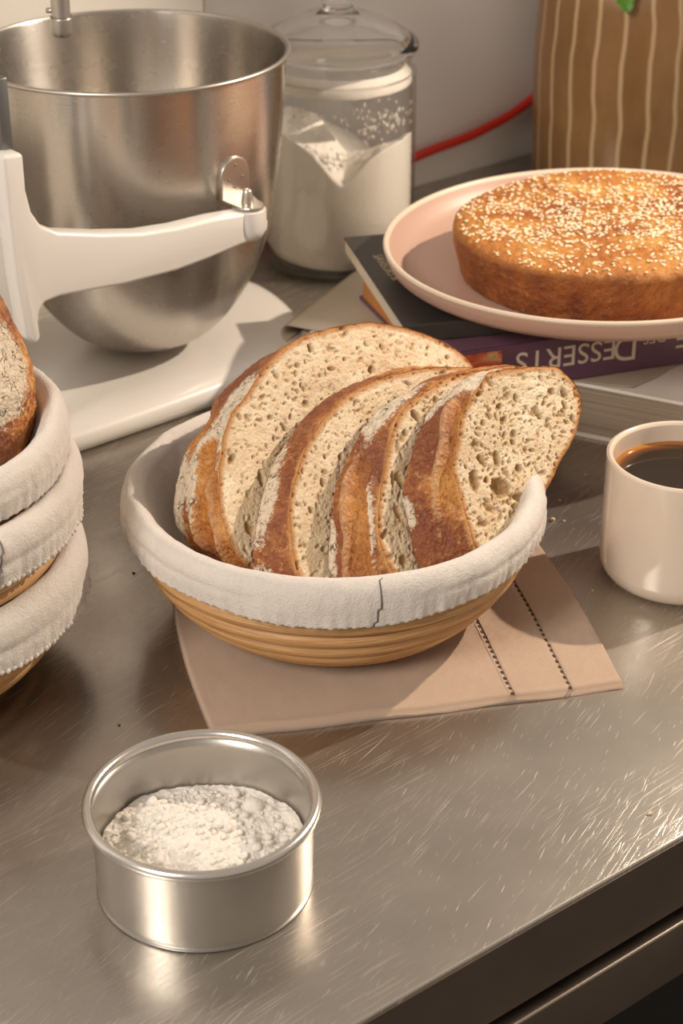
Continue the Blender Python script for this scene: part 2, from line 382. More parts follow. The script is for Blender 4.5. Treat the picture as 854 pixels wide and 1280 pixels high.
M = dict(top=steel_top(), bowl=brushed('bowl_steel', (0.66, 0.62, 0.57), 0.27, aniso=0.75), tin=brushed('aluminium', (0.60, 0.57, 0.53), 0.36, aniso=0.5),
    tinrim=plain('aluminium_rim', (0.74, 0.71, 0.67), 0.24, 1.0, bump=(120, 0.15, 0.0005)), steel=plain('polished_steel', (0.58, 0.54, 0.49), 0.36, 1.0),
    dsteel=plain('dark_metal', (0.22, 0.22, 0.22), 0.4, 0.9), enamel=plain('white_enamel', (0.74, 0.70, 0.65), 0.28, coat=0.25),
    liner=cloth('liner_cotton', (0.73, 0.665, 0.60)), hem=cloth('hem_cotton', (0.76, 0.70, 0.64), 700, 0.6), thread=plain('grey_thread', (0.16, 0.14, 0.12), 0.9),
    wood=wood_mat(), napkin=napkin_mat(), hole=plain('hem_hole_shade', (0.07, 0.035, 0.02), 0.95), crust=crust_mat(), crumb=crumb_mat('bread_crumb'), 
    cake=cake_mat(), seed=plain('sesame', (0.86, 0.70, 0.46), 0.45, var=0.12), plate=plain('pink_stoneware', (0.49, 0.315, 0.24), 0.42, bump=(60, 0.05, 0.0005)),
    plate_rim=plain('cream_rim_glaze', (0.68, 0.555, 0.43), 0.4), mug=plain('cream_ceramic', (0.69, 0.58, 0.465), 0.18, coat=0.5), coffee=coffee_mat(),
    glass=glass_mat(), thin=thin_glass(), flour=flour_mat(), vase=vase_mat(), leaf=plain('green_leaf', (0.10, 0.26, 0.02), 0.4, var=0.2), cable=plain('red_rubber', (0.62, 0.03, 0.015), 0.3),
    wall=plain('painted_plaster', (0.84, 0.82, 0.79), 0.75, bump=(14, 0.06, 0.001), var=0.02), tile=plain('white_board', (0.78, 0.75, 0.70), 0.5),
    seam=plain('brown_joint', (0.30, 0.20, 0.09), 0.7), black_cover=plain('black_cover', (0.040, 0.034, 0.030), 0.38, var=0.25), purple=plain('purple_cover', (0.105, 0.042, 0.075), 0.38, var=0.12),
    purple_top=plain('purple_lacquer', (0.17, 0.085, 0.12), 0.35), pages=None, orange=plain('orange_edge', (0.50, 0.20, 0.05), 0.5), tan=plain('tan_cover', (0.44, 0.365, 0.275), 0.5, var=0.05),
    white_cover=plain('white_cover', (0.72, 0.67, 0.59), 0.45), ink=plain('cream_ink', (0.62, 0.52, 0.40), 0.5), gold=plain('gold_ink', (0.42, 0.33, 0.20), 0.5), picture=picture_mat(),
    apron=brushed('apron_steel', (0.40, 0.335, 0.28), 0.34, aniso=0.0, scale=(6, 6, 300)), dark=plain('shade_and_speck_black', (0.010, 0.009, 0.008), 0.8), crumbs=plain('crumb_bits', (0.72, 0.58, 0.40), 0.8))
def pages_mat(name, a, b):
    m = MT(name); n = m.noise(m.co((3, 3, 1600)), 1.0, 3, 0.7)
    m.P(Base_Color=m.ramp(n, [(0.32, a), (0.66, b)]), Roughness=0.8, Normal=m.bump(n, 0.5, 0.0006)); return m.m
M['pages'] = pages_mat('page_edges', (0.19, 0.145, 0.10), (0.44, 0.36, 0.27))
M['pages_cream'] = pages_mat('page_edges_cream', (0.50, 0.42, 0.31), (0.66, 0.57, 0.44))

# ------------------------------------------------------------ setting: worktable, wall
e0 = at(445, 1280); e1 = at(854, 1045)
U = (e1-e0)[:2]; U /= np.linalg.norm(U); NV = np.array([U[1], -U[0]])      # U along the front edge, NV towards the viewer side
ang = math.atan2(U[1], U[0])
def frame_obj(o): o.location = (e0[0], e0[1], 0); o.rotation_euler = (0, 0, ang)   # local x along the edge, -y towards the viewer
table = thing('steel_worktable', 'brushed stainless steel worktable with scratched top and straight front edge', 'table')
frame_obj(table)
tp = obj('tabletop', *box(-1.4, 2.2, 0, 1.25, -0.0405, 0), M['top'], table); bevel(tp, 0.0016, 4)
ap = obj('front_apron', *box(-1.4, 2.2, -0.0006, 0.012, -0.046, -0.0022), M['apron'], table, smooth=False)
sh = obj('shadow_gap_rail', *box(-1.4, 2.2, 0.010, 0.03, -0.052, -0.044), M['dsteel'], table, smooth=False)
dr = obj('drawer_front', *box(-1.4, 2.2, -0.005, 0.02, -0.088, -0.0515), M['apron'], table); bevel(dr, 0.0012, 3)
bd = obj('cabinet_body', *box(-1.35, 2.15, 0.05, 1.2, -0.9, -0.0405), M['dark'], table, smooth=False)  # near-black colour stands in for the shade below the drawer
# back wall
w0 = at(522, 232); w1 = at(667, 190); WU = (w1-w0)[:2]; WU /= np.linalg.norm(WU); wang = math.atan2(WU[1], WU[0])
wl = obj('wall_back', *box(-1.6, 2.6, 0, 0.06, -0.9, 1.7), M['wall'], smooth=False); wl.location = (w0[0], w0[1], 0); wl.rotation_euler = (0, 0, wang); wl['kind'] = 'structure'
fl = obj('floor', *box(-4, 4, -4, 4, -0.96, -0.9), plain('dark_floor', (0.12, 0.10, 0.085), 0.6), smooth=False); fl['kind'] = 'structure'
WN = np.array([WU[1], -WU[0], 0]); WP = np.array([w0[0], w0[1], 0])
q = on_plane(243, 5, WN, WP); lx = float(np.dot((q-WP)[:2], WU))
tr = obj('trim_1', *box(lx-1.0, lx, -0.012, 0, 0.0, 0.9), M['tile'], smooth=False); tr.location = wl.location; tr.rotation_euler = wl.rotation_euler; tr['kind'] = 'structure'
tr2 = obj('trim_2', *box(lx, lx+0.004, -0.008, 0, 0.0, 0.9), M['seam'], smooth=False); tr2.location = wl.location; tr2.rotation_euler = wl.rotation_euler; tr2['kind'] = 'structure'

# ------------------------------------------------------------ proving baskets with liners
def basket(cx, cy, z0, R, seed, labels, group, seam_a, fold=False, hang=0.016, names=('proving_basket', 'basket_liner'), hemn=200, hr=0.0009, ha=0.00015):
    rnd = random.Random(seed)
    k = R/0.1175
    b = thing(names[0], labels[0], 'basket', (cx, cy, z0), group[0])
    prof = [(0.062, 0.003), (0.074, 0.006), (0.084, 0.0125), (0.0925, 0.020), (0.0995, 0.0285), (0.105, 0.0375), (0.109, 0.047), (0.112, 0.0565), (0.114, 0.066)]
    for i, (r, z) in enumerate(prof):
        n = 128; v = []; m = 10
        for a in range(n):
            t = 2*PI*a/n; wob = 0.0006*math.sin(3*t+i+seed)
            for q in range(m):
                c = 2*PI*q/m
                # three slim strips make up each coil
                rad = 0.0056*(1+0.0*math.cos(6*c))
                rr = r*k+wob+rad*math.cos(c)*0.85; zz = z+rad*math.sin(c)*(0.86 if i else 0.5)
                v.append((rr*math.cos(t), rr*math.sin(t), max(zz, 0.0002)))
        f = []
        for a in range(n):
            for q in range(m):
                f.append((a*m+q, ((a+1) % n)*m+q, ((a+1) % n)*m+(q+1) % m, a*m+(q+1) % m))
        obj('cane_coil', v, f, M['wood'], b)
    v, f = lathe([(0.0005, 0.002), (0.063*k, 0.002), (0.063*k, 0.005), (0.0005, 0.005)], 64); obj('basket_floor', v, f, M['wood'], b)
    # liner
    l = thing(names[1], labels[1], 'cloth', (cx, cy, z0), group[1])
    rim = 0.0785; Ro = R+0.0005
    pr = [(Ro+0.0015, rim-0.007-hang), (Ro+0.0025, rim-0.006-hang*0.6), (Ro+0.003, rim-0.010), (Ro+0.001, rim-0.003), (Ro-0.0035, rim+0.0005), (Ro-0.0085, rim-0.003), (Ro-0.0115, rim-0.010)]
    if fold: pr = pr[:6]+[(Ro-0.0125, rim-0.013), (Ro-0.0165, rim-0.006), (Ro-0.021, rim-0.003), (Ro-0.025, rim-0.009)]
    pr += [(Ro-0.0185 if not fold else Ro-0.030, rim-0.025), (Ro-0.028 if not fold else Ro-0.034, 0.034), (Ro-0.045, 0.018), (Ro-0.060, 0.0115), (0.02, 0.010), (0.0005, 0.010)]
    pr = smooth_profile(pr, 7); n = 420; th = np.arange(n)*2*PI/n
    V = []
    A = np.array(pr); arc = np.concatenate([[0], np.cumsum(np.linalg.norm(np.diff(A, axis=0), axis=1))])
    for j, (r, z) in enumerate(pr):
        s = arc[j]
        P_ = np.stack([np.cos(th)*6, np.sin(th)*6, np.full(n, s*30.0)], 1)
        d = 0.0014*fbm(P_, 4, seed)
        # gathers near the hem, pleats inside
        g = max(0, 1-s/0.026)
        pl = fbm(np.stack([np.cos(th)*16, np.sin(th)*16, np.full(n, s*6.0)], 1), 2, seed+5)
        d += g*g*0.0005*np.sin(th*hemn*0.5+6*fbm(np.stack([np.cos(th)*4, np.sin(th)*4, th*0], 1), 2, seed+9))+g*0.0014*pl
        ins = min(1, max(0, (s-0.05)/0.03)); d += ins*0.0022*pl
        # horizontal tuck line
        d += 0.0012*math.exp(-((s-0.012)/0.0025)**2)*(-1)*(0.6+0.4*np.sin(th*3+seed))
        rr = np.maximum(r+d, 0.0003)
        zz = z + (0.0016*np.sin(3*th+seed)+0.0012*pl)*g + 0.0008*fbm(P_*0.6, 2, seed+3)
        V.append(np.stack([rr*np.cos(th), rr*np.sin(th), zz], 1))
    V = np.concatenate(V); o = obj('liner_cloth', V, grid_faces(n, len(pr), True, True), M['liner'], l)
    sm = o.modifiers.new('thick', 'SOLIDIFY'); sm.thickness = 0.0009; sm.offset = -1
    # rope-like overlocked hem
    hv = []; 
    base = V[:n]; m = 6; N2 = 840
    for a in range(N2):
        t = 2*PI*a/N2; p = base[int(a/2) % n]*(1-(a % 2)*0.5)+base[(int(a/2)+1) % n]*((a % 2)*0.5)
        c0 = math.cos(t); s0 = math.sin(t); rad = hr+ha*math.sin(t*190)
        for q in range(m):
            c = 2*PI*q/m; dr_ = rad*math.cos(c); dz = rad*math.sin(c)
            hv.append((p[0]+dr_*c0, p[1]+dr_*s0, p[2]+dz))
    hf = [(a*m+q, ((a+1) % N2)*m+q, ((a+1) % N2)*m+(q+1) % m, a*m+(q+1) % m) for a in range(N2) for q in range(m)]
    obj('rolled_hem', hv, hf, M['hem'], l)
    for sa in seam_a:                # stitched seam over the turned-down edge
        parts = []; ks = [j for j in range(0, len(pr)) if arc[j] < 0.047]
        pts = []
        for j in ks:
            t = sa+0.035*math.sin(arc[j]*60); i = int(t/(2*PI)*n) % n; p = V[j*n+i]; rr = math.hypot(p[0], p[1])
            up = min(1, max(0, (arc[j]-0.022)/0.02))
            pts.append((p[0]+p[0]/rr*0.0011*(1-up), p[1]+p[1]/rr*0.0011*(1-up), p[2]+0.0011*up))
        pts = [np.array(p) for p in pts]
        for a, c in zip(pts[:-1], pts[1:]):
            for h in (0, 1):
                p = a+(c-a)*(h*0.5+0.06); q_ = a+(c-a)*(h*0.5+0.40)
                parts.append(tube([p, (p+q_)/2+(p+q_)/np.linalg.norm(p+q_)*0.0001, q_], 0.00048, 6))
        so = obj('seam_stitching', *join(parts), M['thread'], o); so['label'] = 'dark grey stitched seam'
    return b, l

BX, BY = -0.0045, 0.9085
basket(BX, BY, 0.0035, 0.1155, 3, ('round cane proving basket holding the sliced bread on the folded napkin', 'off white cotton liner under the four bread slices, turned over the basket rim'),
       ('proving baskets', 'basket liners'), [math.radians(-80)])
SX, SY = -0.2545, 0.842
basket(SX, SY, 0.0, 0.1130, 11, ('bottom cane basket of the stack at the left edge, standing on the steel', 'cotton liner of the bottom basket in the left stack, with a doubled inner fold'),
       ('proving baskets', 'basket liners'), [math.radians(-48)], fold=True, hang=0.024, hr=0.0015, ha=0.0006)
basket(SX+0.002, SY-0.002, 0.046, 0.1125, 23, ('middle cane basket of the left stack, its coils showing between two liners', 'cotton liner of the middle basket in the left stack, with a curved dark seam'),
       ('proving baskets', 'basket liners'), [math.radians(-43)], hang=0.021, hr=0.0014, ha=0.0006)
basket(SX+0.0, SY+0.002, 0.072, 0.1090, 37, ('topmost cane basket of the left stack, holding the whole loaf', 'cotton liner of the topmost left basket, dusted with flour around the whole loaf'),
       ('proving baskets', 'basket liners'), [math.radians(-62)], hang=0.014)

# ------------------------------------------------------------ bread
def crust_fields(P, flours, ears, U_, T_):
    fl_ = np.zeros(len(P)); ear_ = np.zeros(len(P)); disp = np.zeros(len(P)); lip = np.zeros(len(P))
    nz = fbm(P*55, 3, 77)
    for (u, t, ru, rt, a) in flours:
        d = np.sqrt(((U_-u)/ru)**2+((T_-t)/rt)**2)+0.25*nz
        fl_ = np.maximum(fl_, a*np.clip(1.45-d, 0, 1))
    for (u0, u1, ta, tb, hgt, wdt) in ears:
        s = (U_-u0)/(u1-u0); tr_ = ta+(tb-ta)*s+0.05*np.sin(s*9)
        win = np.clip(np.minimum(s, 1-s)*6, 0, 1); x = (T_-tr_)/wdt
        disp += hgt*win*np.where(x > 0, np.exp(-x*1.2), np.exp(-(x*7)**2))
        g = np.where((x < 0) & (x > -1.6), 1.0, 0.0)*win; ear_ = np.maximum(ear_, g); fl_ = fl_*(1-g)
        disp -= 0.0016*g; lip = np.maximum(lip, win*np.exp(-((x-0.06)*8)**2))
    return fl_, ear_, disp, lip

def slice_(label, ctrl, N, P0, thick, seed, pits_big, flours, ears, burns=(), K=500, MR=120, TB=30, npits=900, bulge=0.0016):
    N = np.array(N, float); N /= np.linalg.norm(N)
    C4 = np.array(ctrl, float); S_, par = cat_closed(C4, K)
    Fp = np.array([on_plane(a[0], a[1], N, P0) for a in S_]); Pb = np.asarray(P0)-N*thick
    Bp = np.array([on_plane(a[2], a[3], N, Pb) for a in S_])
    cen = Fp.mean(0); cb = Bp.mean(0)
    t = thing('bread_slice', label, 'bread', tuple(cen), 'sourdough slices in the lined basket')
    rnd = np.random.RandomState(seed)
    e1_ = np.cross(N, [0, 0, 1.0]); e1_ /= np.linalg.norm(e1_); e2_ = np.cross(N, e1_)
    # outline wobble
    wob = fbm(Fp*120, 3, seed)*0.0009
    rho = np.linspace(0, 1, MR)**0.92
    V = (cen[None, None]+(Fp+((Fp-cen)/np.linalg.norm(Fp-cen, axis=1)[:, None])*wob[:, None]-cen)[None]*rho[:, None, None]).reshape(-1, 3)
    dist = ((1-rho)[:, None]*np.linalg.norm(Fp-cen, axis=1)[None]*0.9).reshape(-1)
    q = np.stack([(V-cen)@e1_, (V-cen)@e2_], 1)
    depth = np.zeros(len(V)); pit = np.zeros(len(V))
    rmax = np.abs(q).max()
    pl = []
    for i in range(npits):
        a = rnd.uniform(-rmax, rmax, 2); r = 0.0004+0.0009*rnd.rand()**2.0; dk = rnd.uniform(0.7, 1.5)
        if rnd.rand() < 0.035: r = rnd.uniform(0.0013, 0.0022)
        pl.append((a[0], a[1], r*rnd.uniform(1, 2.3), r, rnd.normal(0.4, 0.7), r*dk))
    for (x, y, rx, ry, an) in pits_big:
        p = on_plane(x, y, N, P0)-cen; s = 1/FPX*0.97
        pl.append((p@e1_, p@e2_, rx*s*1.12, ry*s*1.12, an, min(rx, ry)*s*1.0))
    order = np.argsort(q[:, 0]); qs = q[order]
    for (x, y, a, b, an, dp) in pl:
        R_ = max(a, b); lo = np.searchsorted(qs[:, 0], x-R_); hi = np.searchsorted(qs[:, 0], x+R_)
        idx = order[lo:hi]; 
        if len(idx) == 0: continue
        dx = q[idx, 0]-x; dy = q[idx, 1]-y; c, s = math.cos(an), math.sin(an)
        uu = (dx*c+dy*s)/a; vv = (-dx*s+dy*c)/b; rr = uu*uu+vv*vv+0.7*(vnoise(V[idx]*520, seed+2)-0.45)
        k = rr < 1; idx = idx[k]; dd = dp*np.sqrt(np.maximum(1-rr[k], 0))
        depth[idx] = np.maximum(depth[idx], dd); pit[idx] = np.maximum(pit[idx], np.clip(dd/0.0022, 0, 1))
    rough = 0.00045*fbm(V*420, 3, seed+4)+0.0011*fbm(V*60, 3, seed+6)
    edgef = np.clip(dist/0.002, 0, 1)
    V2 = V+N[None]*((rough*edgef)-depth*np.clip(dist/0.0012, 0.0, 1)-0.0004*(1-edgef))[:, None]
    # crumb mesh: centre ring collapses to a point
    f = grid_faces(K, MR, True, True)
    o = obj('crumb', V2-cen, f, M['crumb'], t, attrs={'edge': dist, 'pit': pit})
    # crust band
    T = np.linspace(0, 1, TB); outF = (Fp-cen)/np.linalg.norm(Fp-cen, axis=1)[:, None]
    Fw = Fp+outF*wob[:, None]
    W = []; UU = []; TT = []
    for tt in T:
        base = Fw*(1-tt)+Bp*tt
        W.append(base); UU.append(par); TT.append(np.full(K, tt))
    W = np.concatenate(W); UU = np.concatenate(UU); TT = np.concatenate(TT)
    od = np.tile(outF, (TB, 1))
    flo, ear, dsp, lip = crust_fields(W, flours, ears, UU, TT)
    burn = np.zeros(len(W)); nb_ = fbm(W*70, 3, seed+21); n_c = len(ctrl)
    for (u, tt_, ru, rt, a) in burns:
        du = (UU-u+n_c/2) % n_c-n_c/2
        burn = np.maximum(burn, a*np.clip(1.4-np.sqrt((du/ru)**2+((TT-tt_)/rt)**2)+0.5*nb_, 0, 1))
    win = np.clip(TT*14, 0, 1)
    d = dsp*win+bulge*np.sin(PI*TT)+win*(0.0018*fbm(W*60, 3, seed+8)+0.0010*fbm(W*260, 3, seed+9)) - 0.006*np.clip((TT-0.85)/0.15, 0, 1)**2*0.6
    W = W+od*d[:, None]
    nb = len(W); cbk = cb
    W = np.concatenate([W, (W[-K:]-cbk)*0.5+cbk, [cbk]]); flo = np.concatenate([flo, np.zeros(K+1)]); ear = np.concatenate([ear, np.zeros(K+1)]); lip = np.concatenate([lip, np.zeros(K+1)]); burn = np.concatenate([burn, np.zeros(K+1)]); TT = np.concatenate([TT, np.ones(K+1)*0.5])
    f = grid_faces(K, TB+1, True)
    f += [(nb+i, nb+(i+1) % K, nb+K) for i in range(K)]
    o = obj('crust', W-cen, f, M['crust'], t, attrs={'flour': flo, 'ear': ear, 'lip': lip, 'burn': burn, 'rim': TT})
    return t

NS = np.array([0.58, -0.62, 0.53]); NS /= np.linalg.norm(NS)
A4 = at(600, 690, 0.062)
def plane_at(k): return A4-NS*k
s1 = [(340,447,262,507),(380,420,300,475),(445,404,390,425),(500,408,445,430),(550,425,500,448),(580,445,530,470),(592,462,545,490),(590,490,540,510),(560,560,510,580),(520,640,465,655),(460,712,405,722),(400,738,345,740),(340,728,285,728),(305,705,250,700),(287,680,226,672),(276,640,213,640),(274,600,218,592),(277,560,233,556),(286,525,250,535),(312,488,258,520)]
s2 = [(545,459,515,460),(500,466,462,473),(460,479,420,492),(430,497,388,515),(402,527,360,548),(382,560,338,585),(368,600,324,625),(362,640,316,665),(366,690,312,700),(376,725,318,730),(400,745,350,748),(450,742,415,748),(520,720,490,728),(580,670,550,680),(620,600,590,608),(640,540,608,548),(640,500,605,508),(625,472,590,482),(590,460,555,468)]
s3 = [(640,457,610,462),(600,463,560,468),(565,470,522,482),(540,483,496,496),(515,500,470,513),(498,520,450,535),(488,550,436,562),(480,590,424,592),(474,625,413,625),(473,665,409,665),(480,695,407,698),(492,718,413,725),(510,742,450,745),(560,735,525,742),(620,700,590,708),(660,640,630,648),(685,580,655,588),(695,530,664,538),(685,490,654,500),(665,467,634,478)]
s4 = [(690,458,658,468),(640,461,612,468),(612,466,593,472),(600,480,561,488),(588,500,540,510),(577,522,523,533),(572,555,511,558),(566,583,502,595),(573,612,497,621),(580,635,503,650),(586,660,510,684),(597,690,522,715),(612,708,560,725),(642,678,605,700),(668,640,638,650),(688,605,657,615),(702,575,670,585),(716,550,684,560),(724,525,693,535),(727,505,696,515),(722,485,690,495),(708,468,677,478)]
big4 = [(689,490,7,5,0),(675,497,6,3,0.2),(706,493,6,7,0),(669,514,9,6,0.5),(704,514,5,4.5,0),(693,519,3,4,0),(716,523,5,6,0),(685,532,5,4,0),(642,543,7,5,0.3),(632,556,6,3,0.2),(692,547,4,4,0),(703,546,3,3,0),(604,576,6,10,0.5),(622,574,6,11,-0.4),(594,600,8,15,-0.3),(626,610,16,13,-0.6),(648,586,7,6,0),(612,636,12,5,-0.9),(603,655,9,5,-0.3),(636,628,4,6,0.5),(612,478,4,8,0.3),(664,608,5,3,0),(716,540,4,3,0),(650,470,6,2.5,0),(672,482,3,2,0)]
big3 = [(520,520,6,9,0.6),(505,545,10,5,0.6),(500,600,6,11,0.2),(498,640,6,12,0),(505,700,8,7,0)]
big2 = [(395,560,3,4,0),(420,520,4,3,0),(440,500,4,3,0),(400,620,3,4,0)]
big1 = [(368,480,4,3.5,0),(372,457,5,4,0),(358,494,4,3,0),(382,505,6,5,0.4),(300,522,4,5,0),(310,522,4,6,0.2),(338,522,5,4,0),(316,498,3,4,0),(312,660,6,9,0),(420,440,5,3,0),(400,470,4,3,0),(450,450,6,3,0.3),(560,432,6,3,-0.5),(345,470,4,5,0.2),(327,485,3,4,0),(500,430,6,3,0)]
slice_('leftmost bread slice, the broadest cut face, with a split floury crust leaning on the liner', s1, NS, plane_at(0.074), 0.042, 1, big1,
       [(16.2,0.35,1.5,0.30,1.0),(15.6,0.85,1.3,0.22,1.0),(17.6,0.2,0.9,0.3,1.0),(18.8,0.2,0.8,0.25,1.0),(14.6,0.9,0.7,0.2,0.9)], [(13.6,17.6,0.42,0.34,0.0055,0.17),(12.6,16.3,0.15,0.10,0.0045,0.2)], burns=[(19.6,0.5,0.9,0.8,1.0),(16.3,0.98,1.0,0.12,0.8),(12.5,0.7,0.8,0.4,0.5)], npits=4200)
slice_('second bread slice from the left, orange crust with a pale floury patch', s2, NS, plane_at(0.049), 0.021, 2, big2,
       [(6.2,0.80,1.5,0.38,1.0),(8.9,0.75,0.7,0.35,1.0),(5.0,0.85,0.8,0.25,0.8)], [], burns=[(3.2,0.5,1.8,0.7,0.8),(7.0,0.2,1.2,0.3,0.5)], npits=3600)
slice_('third bread slice from the left, its crust split by an ear between two floury strips', s3, NS, plane_at(0.0245), 0.021, 3, big3,
       [(4.2,0.55,1.9,0.40,1.0),(9.0,0.30,1.7,0.22,1.0),(9.6,0.92,1.3,0.18,1.0)], [(6.2,11.5,0.62,0.55,0.0055,0.22)], burns=[(2.6,0.9,1.5,0.25,0.9),(6.6,0.2,0.9,0.35,0.7)], npits=3600)
slice_('rightmost bread slice in front, large holes in the crumb and thick orange brown crust', s4, NS, plane_at(0.0), 0.022, 4, big4,
       [(2.7,0.5,1.3,0.75,1.2),(3.9,0.85,0.8,0.4,1.1),(8.7,0.93,0.75,0.2,1.0),(4.7,0.8,0.35,0.2,0.7)], [(3.2,9.5,0.22,0.30,0.0045,0.22)], burns=[(5.6,0.62,1.6,0.4,0.8),(9.2,0.6,1.2,0.35,0.45)], npits=2200)

# whole loaf in the stacked basket
def loaf():
    cen = at(-76, 468, 0.165); cen = np.array(cen)
    t = thing('bread_loaf', 'whole crusty loaf with a cracked flour patch, cut off by the left edge', 'bread', tuple(cen))
    nu, nv = 420, 260; th = np.linspace(0, 2*PI, nu, endpoint=False); ph = np.linspace(0.02, PI-0.02, nv)
    T, Pp = np.meshgrid(th, ph)
    d = np.stack([np.sin(Pp)*np.cos(T), np.sin(Pp)*np.sin(T), np.cos(Pp)], -1).reshape(-1, 3)
    # axes: long axis tilted upright, leaning to the left/back
    ax = np.array([-0.30, 0.40, 0.86]); ax /= np.linalg.norm(ax); a1 = np.array([0.9, -0.2, 0.3]); a1 -= ax*(a1@ax); a1 /= np.linalg.norm(a1); a2 = np.cross(ax, a1)
    se = 0.9
    p = np.sign(d)*np.abs(d)**se
    L = (p[:, :1]*a1*0.046+p[:, 1:2]*a2*0.044+p[:, 2:]*ax*0.062)
    dsp = 0.0020*fbm(L*45, 3, 5)+0.0010*fbm(L*160, 3, 6)+0.0005*fbm(L*380, 2, 8)
    side = L@a1
    z_ = L@ax
    rr_ = np.sqrt(((L@a2)+0.022)**2/0.024**2+(z_+0.006)**2/0.026**2)+0.10*fbm(L*60, 2, 3)
    flo = 1.35*np.clip(1.6-rr_, 0, 1)*(side > 0)
    # ear near the top
    x = (z_-0.036-0.10*(L@a2))/0.006
    dsp += 0.004*np.where(x > 0, np.exp(-x*0.8), np.exp(-(x*5)**2))*np.clip(side*60, 0, 1)
    L = L+d[:, :1]*a1*dsp[:, None]+d[:, 1:2]*a2*dsp[:, None]+d[:, 2:]*ax*dsp[:, None]
    f = grid_faces(nu, nv, True, True); f.append(tuple(range(nu))); f.append(tuple(range((nv-1)*nu, nv*nu))[::-1])
    obj('crust', L, f, M['crust'], t, attrs={'flour': flo, 'ear': np.zeros(len(L)), 'lip': np.zeros(len(L)), 'burn': np.zeros(len(L)), 'rim': np.ones(len(L))*0.5})
loaf()

# ------------------------------------------------------------ napkin
def napkin():
    t = thing('napkin', 'folded pinkish beige linen napkin with two hemstitched lines under the bread basket', 'napkin')
    BLc = at(212, 722); FLc = at(266, 925); FRc = at(780, 862); BRc = at(664, 671)
    nu, nv = 260, 150
    def P(u, v):
        a = FLc*(1-u)+FRc*u; b = BLc*(1-u)+BRc*u
        p = a*(1-v)+b*v
        return p
    tk = 0.0040
    us = np.linspace(0, 1, nu); vs = np.linspace(0, 1, nv)
    Uu, Vv = np.meshgrid(us, vs); Q = np.zeros((nv, nu, 3))
    for c in range(3):
        Q[..., c] = (FLc[c]*(1-Uu)+FRc[c]*Uu)*(1-Vv)+(BLc[c]*(1-Uu)+BRc[c]*Uu)*Vv
    # bows in the side edges and the front fold
    Q[..., 0] += 0.0045*np.sin(PI*Vv)*(1-Uu)*-1+0.0035*np.sin(PI*Vv)*Uu
    Q[..., 1] += -0.0012*np.sin(PI*Uu*1.0)*(1-Vv)+0.0006*np.sin(Uu*21)*(1-Vv)**3
    l1, l2 = 0.725, 0.868
    top = tk+0.0005*fbm(np.stack([Uu*7, Vv*4, Uu*0], -1), 3, 4)+0.0003*fbm(np.stack([Uu*40, Vv*22, Uu*0], -1), 2, 6)
    for l, dp in ((l1, 0.0006), (l2, 0.0008)): top -= dp*np.exp(-((Uu-l)/0.0045)**2)
    top += 0.0006*np.clip((l2-Uu)*60, 0, 1)-0.0003
    e = np.minimum(np.minimum(Uu*2.9, (1-Uu)*2.9), np.minimum(Vv*1.1, (1-Vv)*1.1)); e = np.clip(e/0.022, 0, 1)
    top = 0.0002+(top-0.0002)*np.sqrt(np.clip(1-(1-e)**2, 0, 1))
    bulge = 0.0013*np.exp(-(Vv/0.035)**2)*np.clip(Vv/0.01, 0, 1); top += bulge
    Q[..., 2] = top
    V = Q.reshape(-1, 3).copy(); B = V.copy(); B[:, 2] = 0.0001
    n = nu*nv; f = grid_faces(nu, nv)+grid_faces(nu, nv, flip=True, off=n)
    ring = [i for i in range(nu)]+[j*nu+nu-1 for j in range(1, nv)]+[(nv-1)*nu+i for i in range(nu-2, -1, -1)]+[j*nu for j in range(nv-2, 0, -1)]
    m = len(ring); f += [(ring[(i+1) % m], ring[i], ring[i]+n, ring[(i+1) % m]+n)[::-1] for i in range(m)]
    lin = obj('folded_linen', np.concatenate([V, B]), f, M['napkin'], t)
    parts = []; bars = []
    for l, cnt, v1 in ((l1, 27, 0.86), (l2, 30, 0.97)):
        for k in range(cnt):
            v = 0.02+(v1-0.02)*k/cnt; j = int(v*(nv-1)); i = int(l*(nu-1))
            p = Q[j, i]; parts.append(ellipsoid((p[0], p[1], p[2]+0.00012), 0.00125, 0.0015, 0.0003, 8, 5))  # dark discs on the cloth stand in for shade inside the holes
        for sgn in (-1, 1):
            pts = [Q[int(v*(nv-1)), int(l*(nu-1))]+np.array([sgn*0.0017, 0, 0.0003]) for v in np.linspace(0.012, v1, 60)]
            bars.append(tube(pts, 0.00045, 6))
    h = obj('hemstitch_hole_shade', *join(parts), M['hole'], lin); h['kind'] = 'stuff'; h['label'] = 'dark discs painting the shade of drawn-thread holes'
    obj('stitched_ridge', *join(bars), M['napkin'], t)
napkin()

